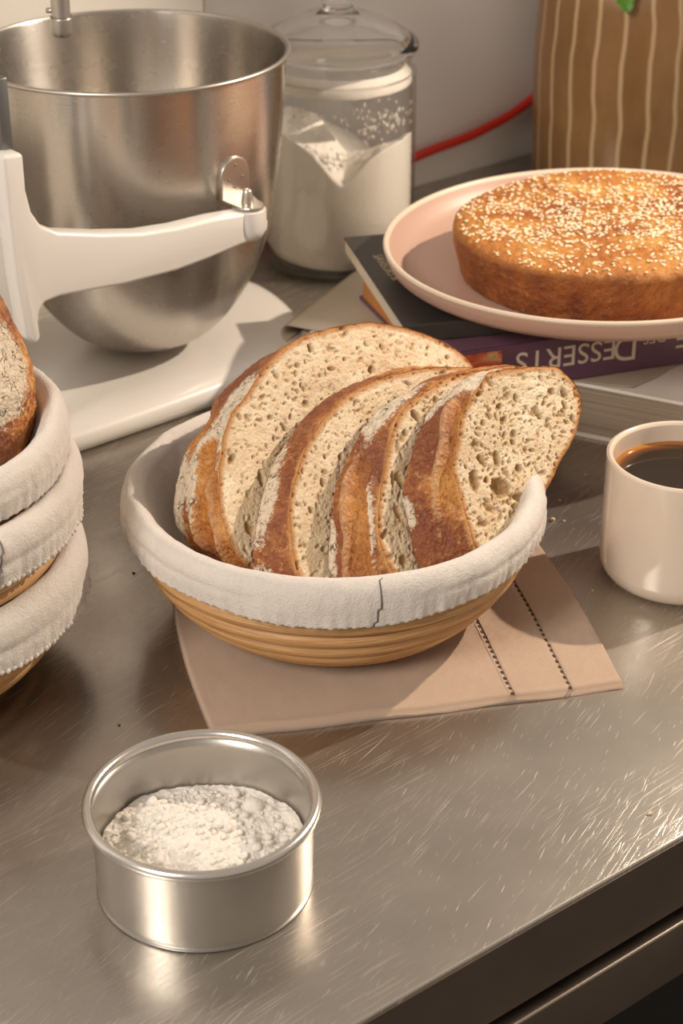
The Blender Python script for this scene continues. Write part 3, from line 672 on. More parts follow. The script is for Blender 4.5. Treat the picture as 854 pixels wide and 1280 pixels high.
# ------------------------------------------------------------ cake tin with flour
def tin():
    cx, cy = -0.0635, 0.6635
    t = thing('cake_tin', 'small round aluminium cake tin with rolled rim, half full of flour, in front', 'tin', (cx, cy, 0))
    R = 0.0503; zt = 0.0475
    pr = [(0.001, 0.0008), (R-0.004, 0.0006), (R-0.0015, 0.0012), (R-0.0003, 0.0035), (R, 0.012), (R+0.0006, zt-0.006), (R+0.0008, zt-0.0045)]
    inn = [(R-0.0004, zt-0.0045), (R-0.0009, 0.012), (R-0.002, 0.0035), (R-0.005, 0.002), (0.001, 0.0018)]
    v, f = lathe(smooth_profile(pr, 5)+smooth_profile(inn, 5), 128); obj('tin_body', v, f, M['tin'], t)
    n = 160; v = []; m = 14
    for a in range(n):
        th = 2*PI*a/n; rm = R+0.0018
        for q in range(m):
            c = 2*PI*q/m; rr = rm+0.0024*math.cos(c); zz = zt-0.0026+0.0026*math.sin(c); v.append((rr*math.cos(th), rr*math.sin(th), zz))
    f = [(a*m+q, ((a+1) % n)*m+q, ((a+1) % n)*m+(q+1) % m, a*m+(q+1) % m) for a in range(n) for q in range(m)]
    obj('rolled_rim', v, f, M['tinrim'], t)
    # flour: mound + clods
    nu, nv = 420, 150; th = np.linspace(0, 2*PI, nu, endpoint=False); rho = np.linspace(0.01, 1, nv)
    T, Rr = np.meshgrid(th, rho); r = Rr*(R-0.0019); X = r*np.cos(T); Y = r*np.sin(T)
    P = np.stack([X, Y, 0*X], -1).reshape(-1, 3)
    z = 0.0165+0.0105*np.exp(-(((X+0.008)/0.028)**2+((Y-0.006)/0.026)**2))+0.003*np.exp(-(((X-0.02)/0.02)**2+((Y-0.022)/0.014)**2))
    z = z.reshape(-1)+0.0016*fbm(P*75, 2, 2)+0.0030*(billow(P*110, 3, 5)-0.5)+0.0011*(billow(P*340, 2, 9)-0.5)
    P[:, 2] = z; base = P[-nu:].copy(); base[:, 2] = 0.002
    f = grid_faces(nu, nv+1, True); f.append(tuple(range(nu))[::-1])
    parts = [(np.concatenate([P, base]).tolist(), f)]
    rnd = random.Random(5)
    for i in range(420):
        a = rnd.uniform(0, 2*PI); rr = (R-0.006)*math.sqrt(rnd.random()); s = 0.0006+0.0016*rnd.random()**3
        if i == 0: a, rr, s = math.radians(50), 0.034, 0.0042
        j = min(nv-1, int(rr/(R-0.0019)*nv)); i_ = int(a/(2*PI)*nu) % nu; zz = P[j*nu+i_, 2]
        c = (rr*math.cos(a), rr*math.sin(a), zz+s*0.35); ev, ef = ellipsoid(c, s*rnd.uniform(.8, 1.3), s*rnd.uniform(.8, 1.2), s*rnd.uniform(.65, .95), 10, 7)
        E_ = np.array(ev); dd = E_-np.array(c); E_ = E_+dd*(0.35*fbm(E_*500, 2, 3))[:, None]; parts.append((E_.tolist(), ef))
    o = obj('flour', *join(parts), M['flour']); o.location = (cx, cy, 0)
    tag(o, 'lumpy white flour heaped inside the small aluminium tin', 'flour', kind='stuff')
tin()

# ------------------------------------------------------------ mug and coffee
def mug():
    cx, cy = 0.2005, 0.9435
    t = thing('coffee_mug', 'cream glazed ceramic mug of black coffee standing at the right edge', 'mug', (cx, cy, 0))
    R = 0.0462; H_ = 0.0795
    pr = [(0.0005, 0.002), (0.034, 0.002), (0.0355, 0.0), (0.038, 0.0), (0.0425, 0.0035), (0.0455, 0.0095), (R, 0.018), (R, 0.05), (R, H_-0.004), (R-0.0004, H_-0.0012), (R-0.002, H_), (R-0.0036, H_-0.0012), (R-0.0042, H_-0.005), (R-0.0046, 0.05), (R-0.0048, 0.015), (R-0.009, 0.0075), (0.02, 0.006), (0.0005, 0.006)]
    v, f = lathe(smooth_profile(pr, 6), 128); obj('mug_body', v, f, M['mug'], t)
    R2 = R-0.0045; zc = H_-0.0135
    pr = [(0.0005, zc), (R2-0.004, zc), (R2-0.0015, zc+0.0003), (R2-0.0002, zc+0.0013), (R2-0.0002, zc-0.004), (0.0005, zc-0.004)]
    v, f = lathe([(r, z-zc) for r, z in pr], 96); o = obj('coffee', v, f, M['coffee']); o.location = (cx, cy, zc)
    tag(o, 'dark black coffee with an amber edge filling the cream mug', 'coffee')
mug()

# ------------------------------------------------------------ books
def rot2(a): return np.array([[math.cos(a), -math.sin(a)], [math.sin(a), math.cos(a)]])
def book_frame(name, label, loc, a):
    o = thing(name, label, 'book', (loc[0], loc[1], loc[2])); o.rotation_euler = (0, 0, a); return o
# bottom book: corner front-left, long side along local x
bk = book_frame('book', 'thick book with tan jacket and cream cover, lowest in the pile under the plate', (-0.0335, 1.222, 0), math.radians(-25.8))
L1, D1, Z1 = 0.345, 0.235, 0.0405
obj('page_block', *box(0.004, L1-0.003, 0.002, D1-0.004, 0.003, Z1-0.0028), M['pages'], bk, smooth=False)
bevel(obj('spine', *box(-0.003, 0.006, 0.0005, D1, 0.001, Z1-0.014), M['tan'], bk, smooth=False), 0.001)
bevel(obj('back_cover', *box(0, L1, 0, D1, 0.0, 0.0028), M['white_cover'], bk, smooth=False), 0.0006)
co_ = obj('front_cover', *box(0.012, L1, -0.001, D1, Z1-0.0026, Z1), M['white_cover'], bk, smooth=False); bevel(co_, 0.0008)
# tan jacket: covers the left part and rolls round the spine
def jacket():
    pr = [(0.024, Z1-0.0125)]
    for a in np.linspace(-0.5*PI, 0.5*PI, 10): pr.append((-0.004-0.0065*math.cos(a), Z1-0.0055+0.0066*math.sin(a)))
    pr += [(0.03, Z1+0.0013), (0.10, Z1+0.0012), (0.175, Z1+0.0012)]
    pr = smooth_profile(pr, 3); n = len(pr); V = []
    ys = np.linspace(-0.0015, D1+0.001, 12)
    for y in ys:
        for x, z in pr: V.append((x, y, z))
    o = obj('tan_jacket', V, grid_faces(n, len(ys)), M['tan'], bk); s = o.modifiers.new('t', 'SOLIDIFY'); s.thickness = 0.0008; s.offset = 1
    o['label'] = 'tan paper jacket'
jacket()
# torn flap lying on the cream cover, right of centre
pts = [at(*q, Z1+0.0016) for q in ((700, 474), (735, 478), (790, 484), (822, 470), (846, 455), (780, 456))]
V, F_ = prism([(p[0], p[1]) for p in pts], 0.0, 0.0006)
o = obj('jacket_flap', V, F_, M['tan'], None, smooth=False)
o.location = (0, 0, Z1+0.0012); o.parent = bk; bpy.context.view_layer.update(); o.matrix_parent_inverse = Matrix.LocRotScale(bk.location, bk.rotation_euler, None).inverted()

# purple book
A = at(718, 475, Z1+0.0018); B = at(854, 454, Z1+0.0018); pa = math.atan2(B[1]-A[1], B[0]-A[0]); dU = np.array([math.cos(pa), math.sin(pa)])
P2 = A[:2]-dU*0.088; Zb = Z1+0.002; TH = 0.0335
pb = book_frame('book', 'purple dessert cookbook with its lettered spine facing front, under the black book', (P2[0], P2[1], Zb), pa)
LP, DP = 0.262, 0.185
obj('page_block', *box(0.0015, LP-0.004, 0.006, DP-0.004, 0.0025, TH-0.003), M['orange'], pb, smooth=False)['label'] = 'orange-stained page edges'
bevel(obj('back_cover', *box(0, LP, 0.001, DP, 0, 0.0028), M['purple'], pb, smooth=False), 0.0007)
bevel(obj('front_cover', *box(0, LP, 0.001, DP, TH-0.0028, TH), M['purple_top'], pb, smooth=False), 0.0007)
psp = bevel(obj('spine', *box(0, LP, -0.0012, 0.006, 0.0003, TH-0.0003), M['purple'], pb, smooth=False), 0.001)
def sx(px, py):                    # local x on the spine plane
    N_ = np.array([math.sin(pa), -math.cos(pa), 0]); p = on_plane(px, py, N_, np.array([P2[0], P2[1], Zb])); l = p[:2]-P2
    return float(l@dU), float(p[2]-Zb)
x0, z0 = sx(575, 455); x1, z1 = sx(627, 430)
obj('spine_picture', *box(0.004, x1, -0.0017, -0.0011, 0.0030, TH-0.003), M['picture'], psp, smooth=False)['label'] = 'red food photograph printed on the spine'
def text(body, size, mat, parent, loc, rot, name='lettering', ext=0.0001, space=1.0):
    cu = bpy.data.curves.new(name, 'FONT'); cu.body = body; cu.size = size; cu.extrude = ext; cu.space_character = space; cu.resolution_u = 4
    to = bpy.data.objects.new('tmp', cu); COL.objects.link(to); bpy.context.view_layer.update()
    dg = bpy.context.evaluated_depsgraph_get(); me = bpy.data.meshes.new_from_object(to.evaluated_get(dg)); bpy.data.objects.remove(to)
    o = bpy.data.objects.new(name, me); COL.objects.link(o); me.materials.clear(); me.materials.append(mat); o.parent = parent; o.location = loc; o.rotation_euler = rot; return o
# upside down on the spine: rotated half a turn in the spine plane
xr, _ = sx(797, 430); xl, zl = sx(653, 455)
def spine_text(body, size, xright, zb):
    o = text(body, size, M['ink'], psp, (xright, -0.00155, zb), (PI/2, PI, 0), ext=0.0001)
    return o
zcap = 0.0265
t1 = spine_text('D', 0.0262, xr, zcap+0.0008); 
t2 = spine_text('ESSERTS', 0.0210, xr-0.0165, zcap)
xd, _ = sx(832, 420); t3 = spine_text('DES', 0.0105, xd, zcap)
xg, _ = sx(874, 420); t4 = spine_text('SE', 0.0200, xg, zcap)

# black book
C0 = at(430, 297, 0.0888); C1 = at(502, 405, 0.0888)
ly = (C0-C1)[:2]; bl = math.atan2(ly[1], ly[0])-PI/2
C2 = at(514, 412, 0.0888)
nbv = np.array([math.cos(bl), math.sin(bl)]); 
C1 = C0[:2]-ly/np.linalg.norm(ly)*(np.linalg.norm(ly)+0.004)
Zk = Zb+TH+0.0003; TK = 0.0130
kb = book_frame('book', 'black covered book lying directly beneath the pink plate', (C1[0], C1[1], Zk), bl)
LK, DK = 0.235, float(np.linalg.norm(ly))+0.004
obj('page_block', *box(0.0006, LK-0.004, 0.002, DK-0.002, 0.002, TK-0.0018), M['pages_cream'], kb, smooth=False)
bevel(obj('back_cover', *box(0.002, LK, 0, DK, 0, 0.0024), M['black_cover'], kb, smooth=False), 0.0006)
kfc = bevel(obj('front_cover', *box(0, LK, 0, DK, TK-0.0018, TK), M['black_cover'], kb, smooth=False), 0.0006)
bevel(obj('spine', *box(0, LK, -0.0006, 0.003, 0.0006, TK-0.0006), M['black_cover'], kb, smooth=False), 0.0006)
def kloc(px, py):
    p = at(px, py, Zk+TK)[:2]-C1; return float(p@nbv), float(p@np.array([-nbv[1], nbv[0]]))
kx, ky = kloc(469, 319); kx2, ky2 = kloc(524, 388)
text('SAVEURS R', 0.0105, M['gold'], kfc, (kx-0.002, ky, TK+0.0001), (0, 0, math.atan2(ky2-ky, kx2-kx)), 'cover_lettering')

# ------------------------------------------------------------ plate and cake
PX, PY = 0.1820, 1.2030; ZP = Zk+TK+0.0002
def plate():
    t = thing('plate', 'large pink stoneware plate with cream rim on top of the books', 'plate', (PX, PY, ZP+0.0029)); t.rotation_euler = (0, -0.028, 0)
    R = 0.1525; h = 0.0232
    pr = [(0.001, 0.0025), (0.098, 0.0025), (0.099, 0.0), (0.103, 0.0), (0.105, 0.0020), (R-0.036, 0.0022), (R-0.016, 0.0052), (R-0.0055, 0.0105), (R-0.0018, 0.0165), (R-0.0005, h-0.0015)]
    rim = [(R-0.0005, h-0.0015), (R, h-0.0002), (R-0.0010, h+0.0012), (R-0.0030, h+0.0010), (R-0.0042, h-0.0010)]
    inn = [(R-0.0042, h-0.0010), (R-0.0075, 0.0165), (R-0.0125, 0.0108), (R-0.020, 0.0078), (0.11, 0.0066), (0.001, 0.0066)]
    obj('plate_underside', *lathe(smooth_profile(pr, 6), 160, False), M['plate'], t)
    obj('plate_well', *lathe(smooth_profile(inn, 6), 160, False), M['plate'], t)
    obj('plate_rim', *lathe(smooth_profile(rim, 6), 160, False), M['plate_rim'], t)['label'] = 'cream glazed rim'
plate()
def cake():
    cx, cy = 0.1840, 1.1895; z0 = ZP+0.0100
    t = thing('cake', 'round golden cake topped with sesame seeds on the pink plate', 'cake', (cx, cy, z0)); t.rotation_euler = (0, -0.028, 0)
    nu = 560
    pr = smooth_profile([(0.099, 0.0), (0.1015, 0.0015), (0.1035, 0.010), (0.1055, 0.020), (0.1065, 0.028), (0.1060, 0.0325), (0.1035, 0.0352), (0.097, 0.0368), (0.085, 0.0372), (0.06, 0.0362), (0.03, 0.0352), (0.001, 0.0350)], 12)
    th = np.linspace(0, 2*PI, nu, endpoint=False); V = []; tp_ = []; rd = []
    for r, z in pr:
        X = r*np.cos(th); Y = r*np.sin(th); P = np.stack([X, Y, np.full(nu, z)], 1)
        d = 0.0015*fbm(P*38, 3, 4)+0.0010*fbm(P*230, 3, 5)-0.0012*np.clip(fbm(P*330, 2, 7)-0.25, 0, 1)
        k = min(1, max(0, (z-0.030)/0.006)); fr = (r/0.11)
        rr = np.maximum(r+d*(1-k)*1.0, 0.0005); zz = z+d*k*1.2+(0.0025*fbm(P*14, 2, 9)*k)
        V.append(np.stack([rr*np.cos(th), rr*np.sin(th), zz], 1)); tp_ += [k]*nu; rd += [fr]*nu
    V = np.concatenate(V); f = grid_faces(nu, len(pr), True); f.append(tuple(range(nu))[::-1])
    obj('cake_body', V, f, M['cake'], t, attrs={'top': np.array(tp_), 'rad': np.array(rd)})
    # sesame seeds
    topv = V.reshape(len(pr), nu, 3); zc = pr; rads = np.array([p[0] for p in pr])
    rnd = random.Random(8); parts = []
    base, bf = ellipsoid((0, 0, 0), 1, 1, 1, 8, 6); base = np.array(base)
    cnt = 0
    while cnt < 1900:
        a = rnd.uniform(0, 2*PI); r = 0.104*math.sqrt(rnd.random())
        dn = float(vnoise(np.array([[r*math.cos(a)*38, r*math.sin(a)*38, 0.5]]), 3)[0])
        if rnd.random() > 0.15+1.1*max(0, dn-0.25)*(1.1 if r < 0.085 else 0.55): continue
        k = [j for j in range(len(pr)) if pr[j][1] > 0.032]; jj = min(k, key=lambda j: abs(rads[j]-r)); zt = topv[jj, int(a/(2*PI)*nu) % nu, 2]
        l, wd, hh = 0.00155*rnd.uniform(.85, 1.15), 0.00092*rnd.uniform(.85, 1.15), 0.00055
        an = rnd.uniform(0, PI); E_ = base*np.array([l, wd, hh]); E_[:, 1] *= 1-0.35*base[:, 0]
        tl = rnd.uniform(-0.5, 0.5); c, s = math.cos(tl), math.sin(tl); x = E_[:, 0]*c-E_[:, 2]*s; z = E_[:, 0]*s+E_[:, 2]*c
        c, s = math.cos(an), math.sin(an); E2 = np.stack([x*c-E_[:, 1]*s+r*math.cos(a), x*s+E_[:, 1]*c+r*math.sin(a), z+zt+0.0004], 1)
        parts.append((E2.tolist(), bf)); cnt += 1
    o = obj('sesame_seeds', *join(parts), M['seed'], t); o['kind'] = 'stuff'; o['label'] = 'scattered pale sesame seeds'
cake()

# ------------------------------------------------------------ glass jar
def jar():
    cx, cy = -0.003, 1.468; dz = 0.003
    t = thing('glass_jar', 'lidded clear glass storage jar of flour standing behind the mixer bowl', 'jar', (cx, cy, 0))
    R = 0.0640; tw = 0.0028
    out = [(0.001, 0.0), (0.052, 0.0), (0.059, 0.0015), (0.063, 0.007), (R, 0.016), (R, 0.09), (R, 0.156), (R-0.0012, 0.163), (R-0.0055, 0.1685), (R-0.006, 0.171), (R-0.0035, 0.1735), (R-0.004, 0.1765)]
    inn = [(R-0.0075, 0.1765), (R-0.0095, 0.172), (R-0.0090, 0.168), (R-tw-0.001, 0.161), (R-tw, 0.150), (R-tw, 0.02), (R-0.007, 0.009), (R-0.014, 0.006), (0.001, 0.006)]
    jb = obj('jar_body', *lathe(smooth_profile(out, 4)+smooth_profile(inn, 4), 128), M['thin'], t)
    lid = [(0.001, 0.200), (0.020, 0.1975), (0.040, 0.191), (0.052, 0.1835), (0.0545, 0.1775), (0.0605, 0.1775), (0.0645, 0.1795), (0.0655, 0.183), (0.064, 0.187), (0.058, 0.1925), (0.044, 0.2005), (0.028, 0.2065), (0.016, 0.209), (0.0125, 0.2125), (0.0135, 0.219), (0.018, 0.224), (0.0205, 0.231), (0.0185, 0.238), (0.011, 0.2425), (0.001, 0.2435)]
    obj('jar_lid', *lathe(smooth_profile(lid, 5), 128), M['glass'], t)
    # flour
    nu, nv = 240, 90; th = np.linspace(0, 2*PI, nu, endpoint=False); rf = R-tw-0.0006
    rho = np.linspace(0.01, 1, nv); T, Rr = np.meshgrid(th, rho); X = rf*Rr*np.cos(T); Y = rf*Rr*np.sin(T)
    u = X/rf; v = Y/rf
    z = 0.105+0.024*np.clip(-u-0.15, -0.2, 1)+0.019*np.clip(u-0.1, 0, 1)*(v < 0.4)-0.016*np.exp(-((u-0.05)**2/0.10+(v+0.95)**2/0.35))+0.020*np.exp(-((u+0.30)**2/0.07+(v+0.15)**2/0.25))-0.035*np.exp(-((u-0.55)**2/0.25+(v-0.5)**2/0.3))
    P = np.stack([X, Y, z], -1).reshape(-1, 3); P[:, 2] += 0.003*fbm(P*70, 3, 3)+0.0015*(billow(P*190, 2, 4)-0.5)
    rings = [P]
    for z_, r_ in ((None, 1), (0.02, 1), (0.0105, (R-0.009)/rf), (0.0068, (R-0.016)/rf)):
        E_ = P[-nu:].copy(); E_[:, :2] *= r_
        if z_ is None: E_[:, 2] -= 0.002
        else: E_[:, 2] = z_
        rings.append(E_)
    f = grid_faces(nu, nv+4, True); f.append(tuple(range(nu))[::-1]); m = (nv+3)*nu; f.append(tuple(range(m, m+nu)))
    o = obj('flour', np.concatenate(rings), f, M['flour']); o.location = (cx, cy, 0)
    tag(o, 'white flour with a scooped hollow inside the tall glass jar', 'flour', kind='stuff')
    # dusting of flour stuck to the glass
    rnd = random.Random(3); parts = []
    for i in range(150):
        a = rnd.uniform(-PI, 0); z = rnd.uniform(0.118, 0.152); s = rnd.uniform(0.0005, 0.0022)
        if rnd.random() > 0.35: a = rnd.gauss(-1.0, 0.35); z = rnd.gauss(0.133, 0.007)
        if z > 0.158: continue
        rr = R-tw-0.0012; parts.append(ellipsoid((rr*math.cos(a), rr*math.sin(a), z), s*0.5, s*0.5, s, 7, 5))
    o = obj('flour_dust', *join(parts), M['flour'], jb); o['kind'] = 'stuff'; o['label'] = 'flour specks stuck to the glass'
    v, f = lathe([(R-tw-0.0009, 0.1545), (R-tw-0.0011, 0.161), (R-0.0098, 0.1675)], 96, False)
    V = np.array(v); V[:96, 2] += 0.0015*fbm(V[:96]*60, 3, 2); obj('flour_film', V, f, M['flour'], t)['label'] = 'band of flour film inside the neck'
jar()

# ------------------------------------------------------------ striped vase with leaf
def vase():
    vx, vy = 0.278, 1.692
    t = thing('vase', 'brown glazed ceramic vase with pale vertical stripes behind the cake', 'vase', (vx, vy, 0))
    pr = [(0.001, 0.0), (0.088, 0.0), (0.0935, 0.003), (0.0955, 0.012), (0.0965, 0.05), (0.0985, 0.11), (0.0965, 0.165), (0.0925, 0.188), (0.082, 0.208), (0.062, 0.224), (0.047, 0.234), (0.043, 0.248), (0.047, 0.262), (0.0445, 0.262), (0.0395, 0.248), (0.043, 0.232), (0.06, 0.218), (0.088, 0.17), (0.09, 0.02), (0.001, 0.008)]
    v, f = lathe(smooth_profile(pr, 6), 128); obj('vase_body', v, f, M['vase'], t)
    # drooping sprig standing in the vase
    s = thing('leaf_sprig', 'green leafy sprig hanging down over the striped brown vase', 'plant', (vx, vy, 0.2))
    tip = on_plane(786, 17, np.array([0, 1.0, 0]), np.array([0, vy-0.104, 0])); topp = on_plane(779, -22, np.array([0, 1.0, 0]), np.array([0, vy-0.104, 0]))
    L0 = np.array([vx, vy, 0.2]); st = [np.array([0, 0, 0.0]), np.array([0, -0.01, 0.06]), np.array([0.0, -0.05, 0.10]), (topp-L0)+np.array([0, 0.0, 0.02]), topp-L0]
    obj('stem', *tube(st, 0.0014, 8, 6), M['leaf'], s)
    V = []; n = 14; m = 7; a = topp-L0; b = tip-L0; d = b-a; ln = np.linalg.norm(d); d /= ln; sd = np.array([1.0, 0, 0]); sd -= d*(sd@d); sd /= np.linalg.norm(sd); nn = np.cross(d, sd)
    for i in range(n):
        q = i/(n-1); wd = 0.0085*math.sin(PI*min(1, q*0.94+0.06))**0.8*(1+0.18*math.sin(q*25)); wd = max(wd, 0.0003)
        for j in range(m):
            h = (j/(m-1)*2-1); V.append(a+d*ln*q+sd*wd*h+nn*(0.002*abs(h)-0.003*math.sin(PI*q)))
    o = obj('leaf', V, grid_faces(m, n), M['leaf'], s); o.modifiers.new('t', 'SOLIDIFY').thickness = 0.0004
    tip2 = a+np.array([0.012, 0.01, 0.03])
    V = [a+(tip2-a)*(i/9)+np.array([0, 1, 0])*0.006*math.sin(PI*i/9)*((j-1)) for i in range(10) for j in range(3)]
    o = obj('leaf', V, grid_faces(3, 10), M['leaf'], s); o.modifiers.new('t', 'SOLIDIFY').thickness = 0.0004
vase()

# ------------------------------------------------------------ red cable along the wall
def wall_pt(px, py, off):
    p = on_plane(px, py, WN, WP+WN*off); return p
c1 = wall_pt(522, 195, 0.012); c2 = wall_pt(600, 164, 0.012); c3 = wall_pt(667, 122, 0.012)
pts = [c1+np.array([-0.22, -0.19, -c1[2]+0.006])-(-WN)*0.0, c1+np.array([-0.10, -0.086, -0.018]), c1, c2, c3, c3+np.array([0.06, 0.0518, 0.05]), c3+np.array([0.10, 0.0863, 0.12]), c3+np.array([0.13, 0.112, 0.24])]
o = obj('cable', *tube(pts, 0.0046, 14, 10), M['cable']); tag(o, 'red rubber cable rising along the wall between jar and vase', 'cable')

# ------------------------------------------------------------ stand mixer and its bowl
MX, MY = -0.146, 1.245
def mixer():
    ma = math.radians(39.0)
    t = thing('stand_mixer', 'white bowl-lift stand mixer at the upper left, its arm holding the steel bowl', 'mixer', (MX, MY, 0)); t.rotation_euler = (0, 0, ma)
    uu = np.array([math.cos(ma), math.sin(ma), 0]); nn = np.array([math.sin(ma), -math.cos(ma), 0])   # nn towards viewer; local y = -nn
    C = np.array([MX, MY, 0])
    # base slab
    pl = [(-0.36, -0.094), (-0.15, -0.0945), (0.03, -0.090), (0.080, -0.078), (0.112, -0.050), (0.130, -0.015), (0.142, 0.030), (0.140, 0.062), (0.120, 0.088), (0.080, 0.100), (-0.15, 0.100), (-0.36, 0.098)]
    O, _ = cat_closed(pl, 200)
    rings = []; hs = [(0.004, 0.0), (0.004, 0.0022), (0.0, 0.0026), (0.0, 0.009), (0.0015, 0.013), (0.006, 0.0165), (0.016, 0.0188), (0.035, 0.0200)]
    cen = np.array([-0.09, 0.0]); V = []
    for ins, z in hs:
        d = cen-O; dl = np.linalg.norm(d, axis=1)[:, None]; q = O+d/dl*ins; V.append(np.concatenate([q, np.full((len(q), 1), z)], 1))
    V = np.concatenate(V); f = grid_faces(200, len(hs), True); f.append(tuple(range(200))[::-1]); m = (len(hs)-1)*200; f.append(tuple(range(m, m+200)))
    obj('mixer_base', V, f, M['enamel'], t)
    # column and head (mostly outside the frame)
    col = [(-0.36, -0.062), (-0.27, -0.068), (-0.222, -0.055), (-0.222, 0.055), (-0.27, 0.068), (-0.36, 0.062), (-0.375, 0.0)]
    O2, _ = cat_closed(col, 64); V = []
    for z, s in ((0.018, 1.12), (0.04, 1.0), (0.2, 0.94), (0.33, 0.94), (0.40, 0.9)):
        c2_ = np.array([-0.295, 0]); q = (O2-c2_)*s+c2_; V.append(np.concatenate([q, np.full((64, 1), z)], 1))
    f = grid_faces(64, 5, True); f.append(tuple(range(64))[::-1]); f.append(tuple(range(256, 320))); obj('mixer_column', np.concatenate(V), f, M['enamel'], t)
    V = []
    for i in range(40):
        q = i/39; x = -0.37+0.46*q; r = 0.058*math.sqrt(max(0, 1-(2*q-1)**6))+0.003
        for j in range(40):
            a = 2*PI*j/40; V.append((x, r*math.cos(a), 0.43+r*1.05*math.sin(a)))
    f = grid_faces(40, 40, True, True); f.append(tuple(range(40))); f.append(tuple(range(1560, 1600))[::-1]); obj('motor_head', V, f, M['enamel'], t)
    # near arm with its bracket: outline on the arm's own upright plane
    Ppl = C+nn*0.124
    ol = [(22,188),(26,235),(33,262),(45,279),(66,287),(120,289),(170,288),(215,281),(260,270),(300,263),(318,263),(329,272),(328,285),(315,296),(295,303),(255,320),(215,335),(150,352),(100,361),(68,367),(50,374),(43,385),(42,400),(45,419),(38,427),(25,420),(12,340),(4,270),(0,235),(-4,192)]
    pts = []
    for x, y in ol:
        p = on_plane(x, y, nn, Ppl)-C; pts.append((float(p@uu), float(p[2])))
    pts = pts[::1]; n = len(pts); y0, y1 = -0.131, -0.1165
    V = [(a, y0, b) for a, b in pts]+[(a, y1, b) for a, b in pts]
    f = [tuple(range(n))[::-1], tuple(range(n, 2*n))]+[(i, (i+1) % n, n+(i+1) % n, n+i) for i in range(n)]
    me = obj('bowl_arm', V, f, M['enamel'], t); bevel(me, 0.003, 4, 0.5)
    bm = bmesh.new(); bm.from_mesh(me.data); bmesh.ops.recalc_face_normals(bm, faces=bm.faces); bm.to_mesh(me.data); bm.free()
    # mirror arm on the far side
    V2 = [(a, -b_, c_) for a, b_, c_ in V]; me2 = obj('bowl_arm', V2, f, M['enamel'], t); bevel(me2, 0.003, 4, 0.5)
    bm = bmesh.new(); bm.from_mesh(me2.data); bmesh.ops.recalc_face_normals(bm, faces=bm.faces); bm.to_mesh(me2.data); bm.free()
    # rounded arm end and pin
    pe = on_plane(312, 279, nn, Ppl)-C; ex, ez = float(pe@uu), float(pe[2])
    prf = smooth_profile([(0.0005, -0.0115), (0.006, -0.0105), (0.0100, -0.006), (0.0112, 0.001), (0.0112, 0.0085), (0.010, 0.0105), (0.0005, 0.0108)], 5)
    v, f = lathe(prf, 40); obj('arm_end', [(x+ex, y-0.124, z+ez) for x, y, z in v], f, M['enamel'], t)
    v, f = lathe(smooth_profile([(0.0042, 0.009), (0.0040, 0.016), (0.0030, 0.022), (0.0018, 0.0235), (0.0004, 0.0238)], 4), 24)
    obj('locating_pin', [(x+ex-0.0005, y-0.123, z+ez) for x, y, z in v], f, M['steel'], t)
    sl = on_plane(24, 188, nn, Ppl)-C; sx_ = float(sl@uu)
    # carriage and steel rails at the left edge
    pc = on_plane(3, 175, nn, C+nn*0.11)-C; lx_ = float(pc@uu)
    bevel(obj('lift_carriage', *box(lx_-0.02, lx_-0.002, -0.118, 0.118, 0.10, 0.178), M['enamel'], t), 0.003, 3)
    def nplane(px, py, off):
        p = on_plane(px, py, nn, C+nn*off)-C; return float(p@uu), float(p[2])
    ra, za = nplane(9, 186, 0.112); _, zt_ = nplane(3, 92, 0.112)
    bevel(obj('lift_rail', *box(ra-0.0075, ra, -0.120, -0.104, za-0.02, zt_), M['dsteel'], t), 0.001)
    rb, zb_ = nplane(11, 300, 0.085)
    bevel(obj('guide_rod', *box(rb-0.0035, rb, -0.090, -0.082, 0.02, zt_), M['dsteel'], t), 0.0008)
    # drive shaft over the bowl
    sp = on_plane(77, 30, np.array([0, 1.0, 0]), np.array([0, 1.225, 0])); bot = on_plane(77, 46, np.array([0, 1.0, 0]), np.array([0, 1.225, 0]))
    l = sp-C; lu, ln_ = float(l@uu), -float(l@nn)
    v, f = lathe(smooth_profile([(0.0005, 0.0), (0.005, 0.0004), (0.0068, 0.002), (0.0072, 0.005), (0.0072, 0.014), (0.0064, 0.0145), (0.0064, 0.10), (0.0064, 0.14)], 4), 32)
    dsh = obj('drive_shaft', [(x+lu, y+ln_, z+bot[2]) for x, y, z in v], f, M['steel'], t)
    pn = on_plane(66, 13, np.array([0, 1.0, 0]), np.array([0, 1.225, 0]))-C
    a = np.array([lu, ln_, pn[2]]); dl_ = np.array([-math.cos(ma), math.sin(ma), 0])
    obj('shaft_pin', *tube([a+dl_*0.003, a+dl_*0.0095], 0.0018, 12), M['steel'], dsh)
    # bowl (its own thing)
    b = thing('mixing_bowl', 'large brushed stainless steel mixing bowl held by the white mixer arm', 'bowl', (MX, MY, 0))
    out = [(0.001, 0.0275), (0.034, 0.0275), (0.043, 0.030), (0.053, 0.0365), (0.063, 0.0465), (0.0735, 0.0605), (0.085, 0.082), (0.095, 0.112), (0.1015, 0.150), (0.1055, 0.190), (0.1080, 0.225), (0.1090, 0.2355)]
    ii = [(r-0.0012, z+0.001) for r, z in out[::-1]]; ii[-1] = (0.001, 0.0295)
    obj('bowl_body', *lathe(smooth_profile(out, 6)+smooth_profile(ii, 6), 160), M['bowl'], b)
    nR = 160; m = 10; v = []
    for a_ in range(nR):
        th = 2*PI*a_/nR
        for q in range(m):
            c = 2*PI*q/m; rr = 0.1100+0.0016*math.cos(c); v.append((rr*math.cos(th), rr*math.sin(th), 0.2362+0.0015*math.sin(c)))
    obj('rolled_rim', v, [(a_*m+q, ((a_+1) % nR)*m+q, ((a_+1) % nR)*m+(q+1) % m, a_*m+(q+1) % m) for a_ in range(nR) for q in range(m)], M['steel'], b)
